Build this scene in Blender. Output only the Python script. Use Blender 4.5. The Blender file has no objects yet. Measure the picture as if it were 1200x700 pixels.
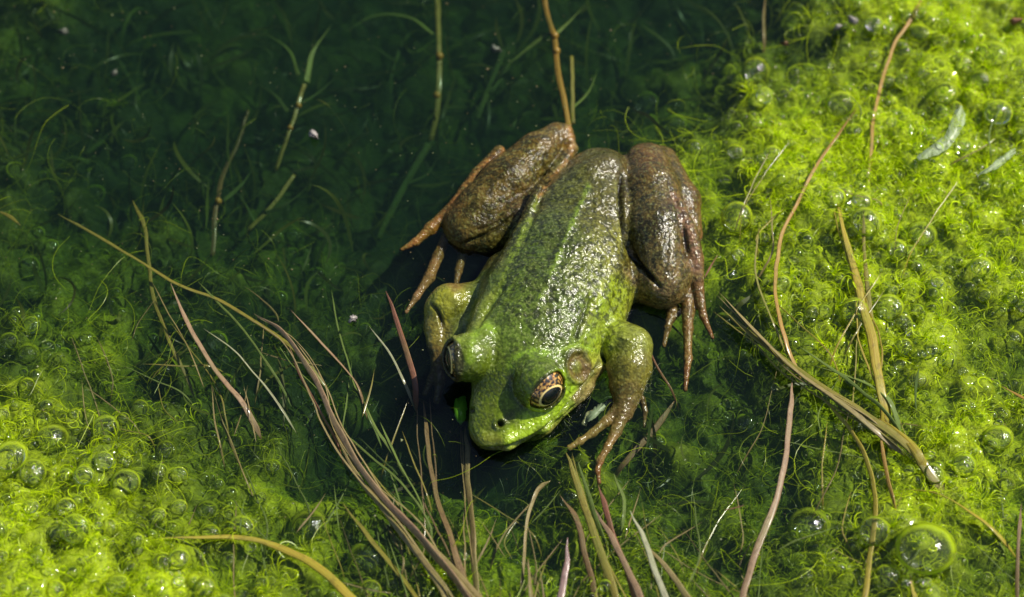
import bpy, math, random
import numpy as np
from mathutils import Vector, Matrix
random.seed(7); rng = np.random.default_rng(11)
SC = bpy.context.scene
COL = SC.collection
SC.unit_settings.system = 'METRIC'
SC.unit_settings.scale_length = 0.02          # one unit is two centimetres

# ------------------------------------------------------------------ camera
TILT = math.radians(33.0); DIST = 34.0; HALF = 6.0
cam_d = bpy.data.cameras.new('camera'); cam = bpy.data.objects.new('camera', cam_d); COL.objects.link(cam)
cam.location = (0, -DIST*math.sin(TILT), DIST*math.cos(TILT))
cam.rotation_euler = (TILT, 0, 0)
cam_d.sensor_width = 36; cam_d.lens = 18.0/(HALF/DIST)
cam_d.clip_start = 0.5; cam_d.clip_end = 400
cam_d.dof.use_dof = True
cam_d.dof.focus_distance = 33.4
cam_d.dof.aperture_fstop = 0.21
SC.camera = cam
CP = np.array(cam.location); CR = np.array([1., 0, 0]); CU = np.array([0, math.cos(TILT), math.sin(TILT)])
CD = np.array([0, math.sin(TILT), -math.cos(TILT)])

def W(px, py, z):
    """point of the place at height z that the photograph shows at (px, py)"""
    d = CD + CR*((px-600)/600*HALF/DIST) + CU*((350-py)/600*HALF/DIST)
    return CP + d*((z-CP[2])/d[2])

def PX(P):
    """photograph position of points (n,3)"""
    v = P-CP; dep = v@CD
    return 600+(v@CR)/dep*DIST/HALF*600, 350-(v@CU)/dep*DIST/HALF*600

# ------------------------------------------------------------------ world and sun
SUN_DIR = Vector((0.62, 0.25, 0.79)).normalized()
elev = math.asin(SUN_DIR.z)
SC.world = bpy.data.worlds.new('World'); SC.world.use_nodes = True
wn = SC.world.node_tree; bg = wn.nodes['Background']
sky = wn.nodes.new('ShaderNodeTexSky'); sky.sky_type = 'NISHITA'; sky.sun_disc = False
sky.sun_elevation = elev; sky.sun_rotation = math.atan2(SUN_DIR.x, SUN_DIR.y)
wn.links.new(sky.outputs[0], bg.inputs[0]); bg.inputs[1].default_value = 0.10
sun_d = bpy.data.lights.new('sun', 'SUN'); sun = bpy.data.objects.new('sun', sun_d); COL.objects.link(sun)
sun_d.energy = 5.0; sun_d.angle = math.radians(0.5); sun_d.color = (1.0, 0.94, 0.82)
sun.rotation_euler = SUN_DIR.to_track_quat('Z', 'Y').to_euler(); sun.location = (12, 5, 14)
SC.view_settings.view_transform = 'Standard'; SC.view_settings.look = 'None'
SC.view_settings.exposure = 0.12; SC.view_settings.gamma = 1.0
SC.cycles.max_bounces = 6; SC.cycles.diffuse_bounces = 2; SC.cycles.glossy_bounces = 2
SC.cycles.transmission_bounces = 4; SC.cycles.transparent_max_bounces = 24; SC.cycles.volume_bounces = 0
SC.cycles.caustics_reflective = False; SC.cycles.caustics_refractive = False

# ------------------------------------------------------------------ helpers
def mesh_obj(name, verts, faces, mat=None, parent=None, smooth=True, attrs=None):
    me = bpy.data.meshes.new(name)
    verts = np.asarray(verts, dtype=np.float32)
    if isinstance(faces, np.ndarray):
        n, k = faces.shape
        me.vertices.add(len(verts)); me.vertices.foreach_set('co', verts.ravel())
        me.loops.add(n*k); me.loops.foreach_set('vertex_index', faces.astype(np.int32).ravel())
        me.polygons.add(n); me.polygons.foreach_set('loop_start', np.arange(0, n*k, k, dtype=np.int32))
        me.polygons.foreach_set('loop_total', np.full(n, k, dtype=np.int32))
        me.update(calc_edges=True)
    else:
        me.from_pydata([tuple(v) for v in verts], [], faces); me.update()
    if smooth: me.polygons.foreach_set('use_smooth', np.ones(len(me.polygons), dtype=bool))
    if attrs:
        for an, arr in attrs.items():
            if arr.ndim == 2:
                a = me.attributes.new(an, 'FLOAT_COLOR', 'POINT')
                c = np.ones((len(arr), 4), dtype=np.float32); c[:, :3] = arr; a.data.foreach_set('color', c.ravel())
            else:
                a = me.attributes.new(an, 'FLOAT', 'POINT'); a.data.foreach_set('value', arr.astype(np.float32))
    if mat: me.materials.append(mat)
    o = bpy.data.objects.new(name, me); COL.objects.link(o)
    if parent is not None: o.parent = parent
    return o

def tag(o, label=None, cat=None, group=None, kind=None):
    if label: o['label'] = label
    if cat: o['category'] = cat
    if group: o['group'] = group
    if kind: o['kind'] = kind
    return o

class NT:
    def __init__(s, name):
        s.m = bpy.data.materials.new(name); s.m.use_nodes = True; s.t = s.m.node_tree
        s.t.nodes.clear(); s.out = s.t.nodes.new('ShaderNodeOutputMaterial')
    def n(s, typ, props=None, **inp):
        nd = s.t.nodes.new(typ)
        for k, v in (props or {}).items(): setattr(nd, k, v)
        for k, v in inp.items():
            key = k.replace('_', ' ')
            sock = nd.inputs[int(k[1:])] if (k[0] == 'i' and k[1:].isdigit()) else nd.inputs[key]
            if isinstance(v, bpy.types.NodeSocket): s.t.links.new(v, sock)
            else: sock.default_value = v
        return nd
    def ramp(s, fac, stops):
        r = s.t.nodes.new('ShaderNodeValToRGB'); e = r.color_ramp.elements
        while len(e) < len(stops): e.new(0.5)
        for q, (p, c) in zip(e, stops):
            q.position = p; q.color = (c[0], c[1], c[2], 1) if isinstance(c, tuple) else (c, c, c, 1)
        s.t.links.new(fac, r.inputs[0]); return r.outputs[0]
    def mix(s, fac, a, b, mode='MIX'):
        m = s.t.nodes.new('ShaderNodeMix'); m.data_type = 'RGBA'; m.blend_type = mode
        for sock, v in ((m.inputs[0], fac), (m.inputs[6], a), (m.inputs[7], b)):
            if isinstance(v, bpy.types.NodeSocket): s.t.links.new(v, sock)
            elif isinstance(v, tuple): sock.default_value = (*v[:3], 1)
            else: sock.default_value = v
        return m.outputs[2]
    def math(s, op, a, b=0.0):
        m = s.t.nodes.new('ShaderNodeMath'); m.operation = op
        for sock, v in ((m.inputs[0], a), (m.inputs[1], b)):
            if isinstance(v, bpy.types.NodeSocket): s.t.links.new(v, sock)
            else: sock.default_value = v
        return m.outputs[0]
    def done(s, surf=None, vol=None):
        if surf is not None: s.t.links.new(surf, s.out.inputs[0])
        if vol is not None: s.t.links.new(vol, s.out.inputs[1])
        return s.m

def vnoise(P, scale, seed=0):
    """value noise on (n,2) or (n,3) points, range -1..1"""
    P = np.asarray(P, dtype=np.float64)*scale
    if P.shape[1] == 2: P = np.c_[P, np.full(len(P), 0.37)]
    I = np.floor(P).astype(np.int64); F = P-I; F = F*F*(3-2*F)
    def h(a, b, c):
        x = (a*374761393 + b*668265263 + c*2147483647 + seed*1442695041) & 0xffffffff
        x = ((x ^ (x >> 13))*1274126177) & 0xffffffff
        x = (x ^ (x >> 16)) & 0xffffffff
        x = (x*2246822519) & 0xffffffff
        return ((x ^ (x >> 15)) & 0xffffff)/float(0x7fffff) - 1
    r = 0
    for dx in (0, 1):
        for dy in (0, 1):
            for dz in (0, 1):
                w = (F[:, 0] if dx else 1-F[:, 0])*(F[:, 1] if dy else 1-F[:, 1])*(F[:, 2] if dz else 1-F[:, 2])
                r = r + w*h(I[:, 0]+dx, I[:, 1]+dy, I[:, 2]+dz)
    return r

def catmull(P, n):
    """resample control rows P (any width) into n rows"""
    P = np.asarray(P, dtype=float)
    if len(P) == 2:
        t = np.linspace(0, 1, n)[:, None]; return P[0]*(1-t)+P[1]*t
    Q = np.vstack([2*P[0]-P[1], P, 2*P[-1]-P[-2]])
    seg = len(P)-1; t = np.linspace(0, seg-1e-6, n); i = t.astype(int); f = (t-i)[:, None]
    a, b, c, d = Q[i], Q[i+1], Q[i+2], Q[i+3]
    return 0.5*((2*b)+(-a+c)*f+(2*a-5*b+4*c-d)*f**2+(-a+3*b-3*c+d)*f**3)
# ------------------------------------------------------------------ the frog
GMIN = np.array([-1.5, -2.75, -0.62]); VOX = 0.0165
GMAX = np.array([2.6, 2.75, 1.12])
GN = np.ceil((GMAX-GMIN)/VOX).astype(int)+1
SD = np.full(GN, 9.0, dtype=np.float32)
AX = [(GMIN[i]+np.arange(GN[i])*VOX).astype(np.float32) for i in range(3)]

def _box(lo, hi, pad):
    a = np.clip(np.floor((np.minimum(lo, hi)-pad-GMIN)/VOX).astype(int), 0, GN-1)
    b = np.clip(np.ceil((np.maximum(lo, hi)+pad-GMIN)/VOX).astype(int)+1, 1, GN)
    sl = tuple(slice(a[i], b[i]) for i in range(3))
    return sl, AX[0][sl[0]][:, None, None], AX[1][sl[1]][None, :, None], AX[2][sl[2]][None, None, :]

def _join(sl, d, k, cut=False):
    s = SD[sl]
    if cut:
        d = -d; h = np.clip(0.5-0.5*(s-d)/k, 0, 1); SD[sl] = s*(1-h)+d*h + k*h*(1-h)
    else:
        h = np.clip(0.5+0.5*(s-d)/k, 0, 1); SD[sl] = s*(1-h)+d*h - k*h*(1-h)

def cone(A, B, ra, rb, k=0.1, flat=1.0, cut=False):
    pad = max(ra, rb)+k+0.12
    sl, X, Y, Z = _box(A, B, pad)
    iz = 1.0/flat; zc = A[2]
    ax, ay, az = A[0], A[1], 0.0; bz = (B[2]-zc)*iz
    dx, dy, dz = B[0]-ax, B[1]-ay, bz
    L = dx*dx+dy*dy+dz*dz+1e-9
    px_, py_, pz_ = X-ax, Y-ay, (Z-zc)*iz
    t = np.clip((px_*dx+py_*dy+pz_*dz)/L, 0, 1)
    d = np.sqrt((px_-t*dx)**2+(py_-t*dy)**2+(pz_-t*dz)**2)-(ra+(rb-ra)*t)
    _join(sl, d*(1 if flat == 1 else (flat+1)/2), k, cut)

def chain(pts, k=0.1, flat=1.0):
    """pts rows: px, py, z, radius in px"""
    for a, b in zip(pts[:-1], pts[1:]):
        cone(W(*a[:3]), W(*b[:3]), a[3]/100, b[3]/100, k, flat)
        if b[3] < 7.6 and flat == 1: ell(W(*b[:3]), np.eye(3), (b[3]/100*1.12,)*3, .012)

def ell(c, ax, rad, k=0.1, cut=False):
    """ellipsoid, rows of ax are its axes"""
    c = np.asarray(c); pad = max(rad)+k+0.1
    sl, X, Y, Z = _box(c, c, pad)
    q = [((X-c[0])*ax[i][0]+(Y-c[1])*ax[i][1]+(Z-c[2])*ax[i][2]) for i in range(3)]
    k0 = np.sqrt(sum((q[i]/rad[i])**2 for i in range(3)))+1e-6
    k1 = np.sqrt(sum((q[i]/rad[i]**2)**2 for i in range(3)))+1e-6
    _join(sl, k0*(k0-1)/k1, k, cut)

UP = np.array([0, 0, 1.0])
def frame(a, b):
    f = b-a; f /= np.linalg.norm(f); s = np.cross(f, UP); s /= np.linalg.norm(s); return np.array([f, s, np.cross(s, f)])

# trunk and head, one flattened chain of swelling sections
chain([(703, 212, .16, 44), (688, 250, .20, 58), (664, 308, .22, 72), (640, 358, .22, 77), (624, 398, .20, 74),
       (620, 425, .18, 70)], 0.10, 0.66)
chain([(618, 425, .16, 74), (612, 455, .13, 55), (592, 482, .09, 41), (577, 503, .07, 26.5)], 0.08, 0.60)
chain([(640, 410, .02, 66), (655, 440, .0, 42), (612, 480, -.04, 42), (590, 500, -.04, 27)], 0.05, 0.5)   # lower jaw
chain([(690, 205, .40, 18), (712, 196, .40, 17)], 0.16)                      # sacral hump
chain([(722, 205, .32, 14), (726, 250, .33, 12), (716, 310, .40, 11), (700, 350, .44, 10), (680, 388, .42, 9)], 0.09)  # ridges
chain([(632, 225, .40, 9), (612, 275, .42, 9), (590, 315, .42, 8), (572, 355, .42, 8), (556, 388, .42, 7)], 0.07)
chain([(716, 260, .05, 26), (712, 340, .05, 30), (705, 385, .08, 26)], 0.12)  # right flank
chain([(590, 320, .08, 24), (565, 355, .02, 20), (538, 392, -.02, 17), (530, 420, -.06, 14)], 0.08)    # left flank
chain([(688, 422, .10, 18), (697, 430, .06, 12)], 0.08)                      # jaw corner
chain([(569, 516, .12, 9), (594, 517, .14, 10), (635, 497, .14, 10), (668, 462, .15, 10), (690, 434, .18, 9)], 0.06)   # upper lip
# eyes: bulges and sockets
EYE = {}
def eye_frame(px, py, z, tilt, dirx, diry):
    """axis leans `tilt` from the line to the camera, towards image direction (dirx, diry down)"""
    n = math.hypot(dirx, diry); s = (CR*dirx - CU*diry)/n
    a = -CD*math.cos(tilt) + s*math.sin(tilt); a /= np.linalg.norm(a)
    return W(px, py, z), a
EYE['R'] = eye_frame(627, 446, .46, math.radians(42), 0.78, 0.62)
EYE['L'] = eye_frame(557, 418, .42, math.radians(60), -1.0, 0.12)
eR, aR = EYE['R']; eL, aL = EYE['L']
ell(W(621, 434, .40), frame(W(600, 440, .4), W(640, 430, .4)), (.30, .27, .29), 0.06)
ell(W(566, 406, .38), frame(W(560, 440, .4), W(568, 380, .4)), (.31, .24, .29), 0.06)
BR = .285
def ring(c, a, R, r, k, lift, h, el=1.0):
    u = h - a*np.dot(h, a); u /= np.linalg.norm(u); v = np.cross(a, u)
    m = 28; pr = None
    for i in range(m+1):
        t = 2*math.pi*i/m
        x, y = math.cos(t)*R, math.sin(t)*R*el
        p = c + a*(math.sqrt(max(.001, BR**2-x*x-y*y))+lift) + u*x+v*y
        if pr is not None: cone(pr, p, r, r, k)
        pr = p
LONG_R = CR*.70+CU*.71; LONG_L = CU*1.0+CR*.1       # long axis of each eye opening
ell(eR+aR*.085, np.eye(3), (.288,)*3, 0.05)
ell(eL+aL*.085, np.eye(3), (.286,)*3, 0.05)
ring(eR, aR, .255, .030, 0.025, .080, LONG_R, .80); ring(eL, aL, .228, .034, 0.03, .075, LONG_L, .64)
def hole(c, a, h, lift, A, B):
    u = h - a*np.dot(h, a); u /= np.linalg.norm(u); v = np.cross(a, u)
    ell(c+a*lift, np.array([u, v, a]), (A, B, .40), 0.015, True)
hole(eR, aR, LONG_R, .20, .250, .196); hole(eL, aL, LONG_L, .20, .215, .130)
# right hind leg (viewer's right): shank folded over thigh, tarsus and toes
K = .045
chain([(702, 245, .05, 34), (735, 300, .02, 22), (757, 333, .02, 26)], 0.08)
chain([(757, 325, .06, 26), (776, 333, .10, 29), (790, 318, .12, 26)], 0.07)
chain([(758, 195, .16, 29), (763, 225, .20, 35), (769, 270, .22, 38), (776, 315, .20, 29), (780, 332, .18, 22)], K)
chain([(775, 190, .10, 20), (800, 235, .08, 21), (808, 275, .05, 16)], 0.07)
chain([(783, 218, .40, 4), (793, 240, .38, 8.5), (806, 272, .33, 11.5), (815, 305, .22, 10), (818, 340, .08, 6.8), (824, 370, .0, 4.6), (835, 396, -.03, 2.4)], 0.02)
chain([(800, 315, .05, 9.7), (806, 345, .02, 7.9), (806, 385, 0, 6.2), (806, 420, -.03, 5.3), (803, 457, -.06, 2.5)], 0.025)
chain([(790, 335, -.03, 7.9), (787, 365, -.06, 6.2), (782, 385, -.08, 4.8), (778, 405, -.1, 2.6)], 0.02)
def web(a, b, r=2.0):
    for t in np.linspace(.1, .9, 5):
        p = [a[i]+(b[i]-a[i])*t for i in range(3)]; cone(W(*a), W(*p), r/100, r/100*.8, .02); cone(W(*b), W(*p), r/100, r/100*.8, .02)
web((806, 385, -.02), (818, 350, .0)); web((806, 372, -.02), (819, 338, .02)); web((800, 350, -.02), (784, 372, -.08)); web((800, 362, -.04), (783, 382, -.09))
# left hind leg
chain([(700, 225, .05, 30), (650, 235, .05, 26), (600, 262, .02, 27), (572, 275, .0, 26)], 0.08)
chain([(652, 160, .12, 17), (630, 180, .12, 26), (595, 215, .10, 33), (566, 248, .04, 33), (553, 268, -.02, 33)], K)
chain([(545, 262, -.06, 28), (575, 275, -.04, 25)], .05)
chain([(662, 155, .16, 10), (669, 175, .10, 8), (650, 205, .18, 9), (628, 232, .16, 8)], .03)
chain([(585, 178, .06, 7.7), (560, 205, .04, 8.6), (535, 238, .02, 7.7), (505, 268, -.01, 6.9), (487, 284, -.02, 4.3), (470, 293, -.03, 2.1)], 0.03)
chain([(530, 262, -.10, 6.9), (513, 300, -.11, 6.0), (503, 325, -.12, 6.5), (488, 348, -.14, 3.9), (476, 366, -.15, 1.9)], 0.02)
chain([(545, 290, -.16, 6.0), (537, 318, -.18, 4.3), (534, 334, -.2, 2.6)], 0.02)
# right arm (viewer's right)
chain([(704, 388, .10, 24), (728, 402, .14, 24), (739, 407, .14, 25), (738, 432, .10, 25), (735, 452, .04, 20), (734, 468, .0, 14), (731, 484, -.02, 12)], 0.05)
chain([(726, 478, -.02, 8.4), (710, 494, -.01, 5.9), (694, 508, -.01, 4.5), (680, 517, -.01, 3.9), (667, 525, -.02, 3.4)], 0.03)
chain([(732, 482, -.01, 8.4), (722, 505, .0, 6.3), (712, 524, .0, 4.6), (703, 540, -.02, 3.7), (700, 552, -.04, 3.0), (702, 566, -.08, 2.5)], 0.03)
chain([(716, 472, -.10, 5.0), (702, 480, -.10, 4.2), (690, 487, -.10, 3.8), (684, 497, -.11, 2.7)], 0.02)
chain([(742, 462, -.06, 5.9), (752, 468, -.10, 4.2), (756, 482, -.14, 2.9), (755, 500, -.2, 2.2)], 0.02)
# left arm
chain([(585, 345, .0, 22), (550, 352, .02, 20), (528, 357, .06, 24), (522, 362, .05, 23)], 0.05)
chain([(514, 364, .02, 17), (512, 385, -.02, 15), (513, 405, -.06, 12), (514, 424, -.12, 8), (516, 445, -.2, 6), (512, 470, -.3, 4)], 0.05)
chain([(514, 424, -.12, 7), (506, 445, -.24, 4.5), (498, 462, -.32, 3)], 0.03)

def surface_nets(D):
    inside = D < 0
    n = np.array(D.shape)
    corners = [(i, j, k) for i in (0, 1) for j in (0, 1) for k in (0, 1)]
    def sub(A, o): return A[o[0]:n[0]-1+o[0], o[1]:n[1]-1+o[1], o[2]:n[2]-1+o[2]]
    cnt = sum(sub(inside, c).astype(np.int8) for c in corners)
    act = (cnt > 0) & (cnt < 8)
    idx = np.argwhere(act); ids = np.full(act.shape, -1, dtype=np.int32); ids[act] = np.arange(len(idx))
    acc = np.zeros((len(idx), 3)); num = np.zeros(len(idx))
    for a in corners:
        for ax in range(3):
            if a[ax]: continue
            b = list(a); b[ax] = 1
            da = D[idx[:, 0]+a[0], idx[:, 1]+a[1], idx[:, 2]+a[2]]; db = D[idx[:, 0]+b[0], idx[:, 1]+b[1], idx[:, 2]+b[2]]
            m = (da < 0) != (db < 0)
            t = np.where(m, da/np.where(m, da-db, 1), 0)
            p = np.array(a, float)[None]+np.zeros((len(idx), 3)); p[:, ax] += t
            acc[m] += p[m]; num[m] += 1
    V = GMIN+(idx+acc/num[:, None])*VOX
    quads = []
    for ax in range(3):
        o1, o2 = [i for i in range(3) if i != ax]
        if ax == 1: o1, o2 = o2, o1
        lo = [slice(1, n[i]-1) for i in range(3)]; lo[ax] = slice(0, n[ax]-1)
        hi = list(lo); hi[ax] = slice(1, n[ax])
        A = inside[tuple(lo)]; B = inside[tuple(hi)]
        for flag, m in ((0, A & ~B), (1, ~A & B)):
            e = np.argwhere(m)
            for i in range(3):
                if i != ax: e[:, i] += 1
            c = []
            for (p, q) in ((-1, -1), (0, -1), (0, 0), (-1, 0)):
                g = e.copy(); g[:, o1] += p; g[:, o2] += q; c.append(ids[g[:, 0], g[:, 1], g[:, 2]])
            c = np.stack(c, 1)
            quads.append(c if flag == 0 else c[:, ::-1])
    return V, np.vstack(quads)

FV, FQ = surface_nets(SD)
del SD
def edge_pairs(Q): return np.vstack([Q[:, [0, 1]], Q[:, [1, 2]], Q[:, [2, 3]], Q[:, [3, 0]]])
E = edge_pairs(FQ); deg = np.bincount(E.ravel(), minlength=len(FV)).astype(float)
def lap(A):
    out = np.empty_like(A)
    for c in range(A.shape[1]):
        out[:, c] = (np.bincount(E[:, 0], A[E[:, 1], c], len(A))+np.bincount(E[:, 1], A[E[:, 0], c], len(A)))/deg
    return out
def normals(V, Q):
    n = np.cross(V[Q[:, 2]]-V[Q[:, 0]], V[Q[:, 3]]-V[Q[:, 1]])
    N = np.zeros_like(V)
    for c in range(3):
        for k in range(4): N[:, c] += np.bincount(Q[:, k], n[:, c], len(V))
    return N/(np.linalg.norm(N, axis=1, keepdims=True)+1e-9)
for _ in range(3):
    FV += 0.5*(lap(FV)-FV); FV += -0.52*(lap(FV)-FV)*0.6
FN = normals(FV, FQ)
fx, fy = PX(FV)
face_cam = np.clip((FN@(-CD))*4+0.6, 0, 1)

def dpoly(pts):
    """distance in photograph px to a polyline and the position along it"""
    P = catmull(pts, max(12, 6*len(pts))); best = np.full(len(fx), 1e9); tt = np.zeros(len(fx))
    for i in range(len(P)-1):
        ax_, ay_ = P[i][:2]; bx, by = P[i+1][:2]; dx, dy = bx-ax_, by-ay_
        t = np.clip(((fx-ax_)*dx+(fy-ay_)*dy)/(dx*dx+dy*dy+1e-9), 0, 1)
        d = np.hypot(fx-ax_-t*dx, fy-ay_-t*dy); m = d < best
        best[m] = d[m]; tt[m] = (i+t[m])/(len(P)-1)
    return best, tt
disp = np.zeros(len(FV))
def stroke(pts, w, amp, gate=None):
    d, t = dpoly(pts); g = np.exp(-(d/w)**2)*np.clip(np.sin(np.pi*np.clip(t, 0.04, 0.96))*3, 0, 1)
    g = g*face_cam*(1 if gate is None else gate)
    disp[:] += g*amp; return g
MOUTH = [(556, 526), (575, 528), (605, 522), (640, 503), (668, 475), (690, 447), (703, 425)]
stroke(MOUTH, 2.4, -.075)
stroke([(728, 205), (729, 250), (741, 298), (772, 336)], 2.6, -.09)
stroke([(783, 215), (797, 250), (806, 300)], 2.2, -.035)
stroke([(542, 287), (565, 277), (590, 262), (606, 250)], 2.4, -.05)
stroke([(560, 270), (590, 258)], 2.0, -.03)
stroke([(505, 356), (514, 368), (520, 384)], 2.0, -.045)
stroke([(712, 440), (711, 412), (720, 396), (735, 397)], 3.0, .02)
stroke([(693, 345), (683, 372), (672, 400)], 3.0, -.035)
stroke([(592, 330), (572, 360), (556, 385)], 4.0, -.05)
stroke([(660, 418), (668, 409), (682, 407), (694, 416)], 2.2, .02)
stroke([(661, 408), (675, 403), (693, 408)], 2, -.02)
stroke([(688, 225), (660, 285), (640, 335), (625, 365)], 3.5, .018)      # mid dorsal line
stroke([(640, 215), (610, 290)], 3.5, -.03)
for xs, am in (([752, 748, 756], -.012), ([763, 764, 763], -.008), ([779, 783, 780], -.014), ([791, 797, 793], -.010)):   # folds of the shank
    stroke([(xs[0], 218), (xs[1], 262), (xs[2], 318)], 2.6, am, .5+.5*vnoise(FV, 3, 77))
dt = np.hypot((fx-677)/13, (fy-430)/18)                                   # ear drum
disp += face_cam*(-.035*np.exp(-(dt/0.92)**4)+.03*np.exp(-((dt-1.02)/.16)**2)+.018*np.exp(-(dt/.38)**2))
nR = np.hypot(fx-586, fy-497); nL = np.hypot(fx-552, fy-481)
disp += face_cam*(-.07*np.exp(-(nR/3.4)**2)+.03*np.exp(-((nR-6)/2.5)**2)-.05*np.exp(-(nL/2.6)**2))
# warts and granular skin
back = np.exp(-(np.maximum(0, np.hypot((fx-655)/85, (fy-330)/190)-0.6)/.35)**2)
nz = vnoise(FV, 26, 3); nz2 = vnoise(FV, 13, 5); nz3 = vnoise(FV, 5, 9)
headf = np.exp(-(((fx-605)/70)**2+((fy-465)/65)**2))
disp += (.005*nz*(0.3+back)+.007*nz2*(0.25+back)+.007*nz3)*(1-.75*headf)
FV2 = FV+FN*disp[:, None]

# pigment: soft patches by place on the body, with fold and pit shade painted in
PIG = [(478, 360, 9, (0.24, 0.147, 0.077)), (488, 345, 9, (0.24, 0.147, 0.077)), (533, 332, 7, (0.16, 0.092, 0.042)), (703, 566, 7, (0.224, 0.11, 0.049)),  # px, py, spread, colour
 (700, 190, 26, (0.068, 0.06, 0.0155)), (675, 220, 26, (0.075, 0.085, 0.02)), (705, 240, 24, (0.096, 0.088, 0.0124)), (712, 290, 20, (0.16, 0.17, 0.018)),
 (655, 280, 26, (0.055, 0.0782, 0.0198)), (625, 300, 22, (0.0616, 0.101, 0.0162)), (690, 320, 20, (0.12, 0.15, 0.02)), (640, 350, 24, (0.075, 0.11, 0.027)),
 (600, 350, 20, (0.084, 0.138, 0.0162)), (615, 385, 22, (0.0952, 0.156, 0.027)), (662, 375, 22, (0.09, 0.138, 0.027)), (722, 340, 14, (0.26, 0.36, 0.02)),
 (712, 385, 14, (0.24, 0.33, 0.02)), (700, 355, 9, (0.22, 0.32, 0.02)), (690, 400, 12, (0.2, 0.294, 0.018)), (580, 440, 20, (0.0836, 0.137, 0.00979)),
 (565, 405, 16, (0.0993, 0.163, 0.0122)), (620, 420, 18, (0.0877, 0.144, 0.0122)), (600, 480, 14, (0.114, 0.188, 0.00734)), (565, 490, 14, (0.0993, 0.163, 0.00918)),
 (630, 490, 12, (0.28, 0.46, 0.0135)), (655, 470, 10, (0.291, 0.478, 0.0162)), (665, 450, 9, (0.291, 0.478, 0.018)), (610, 510, 10, (0.258, 0.423, 0.0135)), (572, 520, 9, (0.17, 0.22, 0.02)),
 (555, 522, 7, (0.096, 0.096, 0.0186)), (700, 415, 9, (0.34, 0.4, 0.06)), (700, 442, 9, (0.208, 0.16, 0.0682)), (686, 462, 7, (0.24, 0.192, 0.0868)),
 (540, 370, 14, (0.0504, 0.0828, 0.018)), (560, 345, 12, (0.0672, 0.11, 0.0135)),
 (735, 400, 14, (0.19, 0.24, 0.035)), (738, 430, 14, (0.16, 0.16, 0.0248)), (736, 455, 10, (0.122, 0.0957, 0.0217)), (731, 480, 12, (0.109, 0.081, 0.026)),
 (705, 498, 9, (0.154, 0.118, 0.0391)), (675, 518, 9, (0.192, 0.147, 0.0521)), (712, 525, 9, (0.166, 0.11, 0.0391)), (700, 555, 9, (0.179, 0.0883, 0.0304)), (688, 490, 5, (0.3, 0.35, 0.25)),
 (525, 352, 18, (0.26, 0.3, 0.03)), (512, 385, 12, (0.224, 0.208, 0.0372)), (514, 415, 10, (0.144, 0.112, 0.031)), (512, 450, 12, (0.08, 0.056, 0.0248)),
 (758, 180, 20, (0.109, 0.0626, 0.0174)), (745, 215, 16, (0.0896, 0.0626, 0.0152)), (768, 235, 20, (0.088, 0.068, 0.0186)), (765, 280, 20, (0.08, 0.064, 0.0217)),
 (800, 235, 14, (0.128, 0.0736, 0.0174)), (740, 315, 14, (0.12, 0.096, 0.031)), (772, 345, 20, (0.144, 0.104, 0.0403)), (812, 290, 10, (0.122, 0.0736, 0.026)),
 (818, 350, 10, (0.141, 0.081, 0.0304)), (830, 388, 8, (0.166, 0.081, 0.0304)), (805, 400, 12, (0.154, 0.0957, 0.0304)), (803, 445, 9, (0.154, 0.0736, 0.026)), (782, 385, 9, (0.128, 0.0883, 0.0217)),
 (650, 160, 16, (0.115, 0.0736, 0.0152)), (668, 170, 8, (0.192, 0.103, 0.0195)), (620, 180, 18, (0.096, 0.0699, 0.013)), (590, 210, 20, (0.104, 0.072, 0.0186)), (560, 250, 18, (0.088, 0.068, 0.0186)),
 (545, 285, 18, (0.12, 0.088, 0.0248)), (580, 280, 16, (0.096, 0.088, 0.0186)), (615, 240, 14, (0.08, 0.056, 0.0248)), (640, 208, 9, (0.096, 0.0626, 0.0174)),
 (530, 238, 10, (0.128, 0.0699, 0.013)), (495, 280, 12, (0.154, 0.0883, 0.0174)), (500, 325, 12, (0.205, 0.125, 0.0521)), (535, 325, 9, (0.128, 0.0736, 0.026))]
wsum = np.zeros(len(fx)); csum = np.zeros((len(fx), 3))
jx = fx+4*vnoise(FV, 9, 21); jy = fy+4*vnoise(FV, 9, 22)
for x, y, s, c in PIG:
    w = np.exp(-((jx-x)**2+(jy-y)**2)/(2*(s*0.72)**2))+1e-9/(1+(jx-x)**2+(jy-y)**2)
    wsum += w; csum += w[:, None]*np.array(c)
FC = csum/wsum[:, None]
def paint(g, c, a=1.0):
    g = np.clip(g*a, 0, 1)[:, None]; FC[:] = FC*(1-g)+np.array(c)*g
def line(pts, w, c, a=1.0, rag=1.5):
    d, t = dpoly(pts); d = d+rag*vnoise(FV, 16, 31); paint(np.exp(-(d/w)**2), c, a)
line([(690, 218), (665, 275), (645, 325), (633, 350)], 2.8, (.17, .27, .03), .75, 2.5)
line([(630, 232), (612, 272), (594, 315), (574, 350), (560, 380)], 4.2, (.18, .26, .03), .8, 3)
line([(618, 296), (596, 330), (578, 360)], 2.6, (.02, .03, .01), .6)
line([(722, 215), (727, 262), (716, 312), (700, 350), (683, 385)], 4, (.24, .26, .05), .55)
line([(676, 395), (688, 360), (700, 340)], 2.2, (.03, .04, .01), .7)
line([(560, 385), (545, 395), (530, 402)], 3.5, (.2, .3, .03), .7)
line([(575, 345), (548, 372), (524, 402)], 3.0, (.20, .27, .05), .8)
line([(551, 424), (556, 392), (568, 380), (580, 388)], 4.5, (.19, .34, .02), .8)
line([(598, 428), (612, 414), (635, 412), (652, 420)], 4.0, (.19, .34, .02), .8)
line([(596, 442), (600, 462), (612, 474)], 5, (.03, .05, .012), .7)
line([(658, 412), (676, 405), (700, 412)], 3, (.26, .42, .03), .7)
line([(705, 415), (694, 440), (670, 468)], 3.2, (.46, .52, .16), .8)
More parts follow.
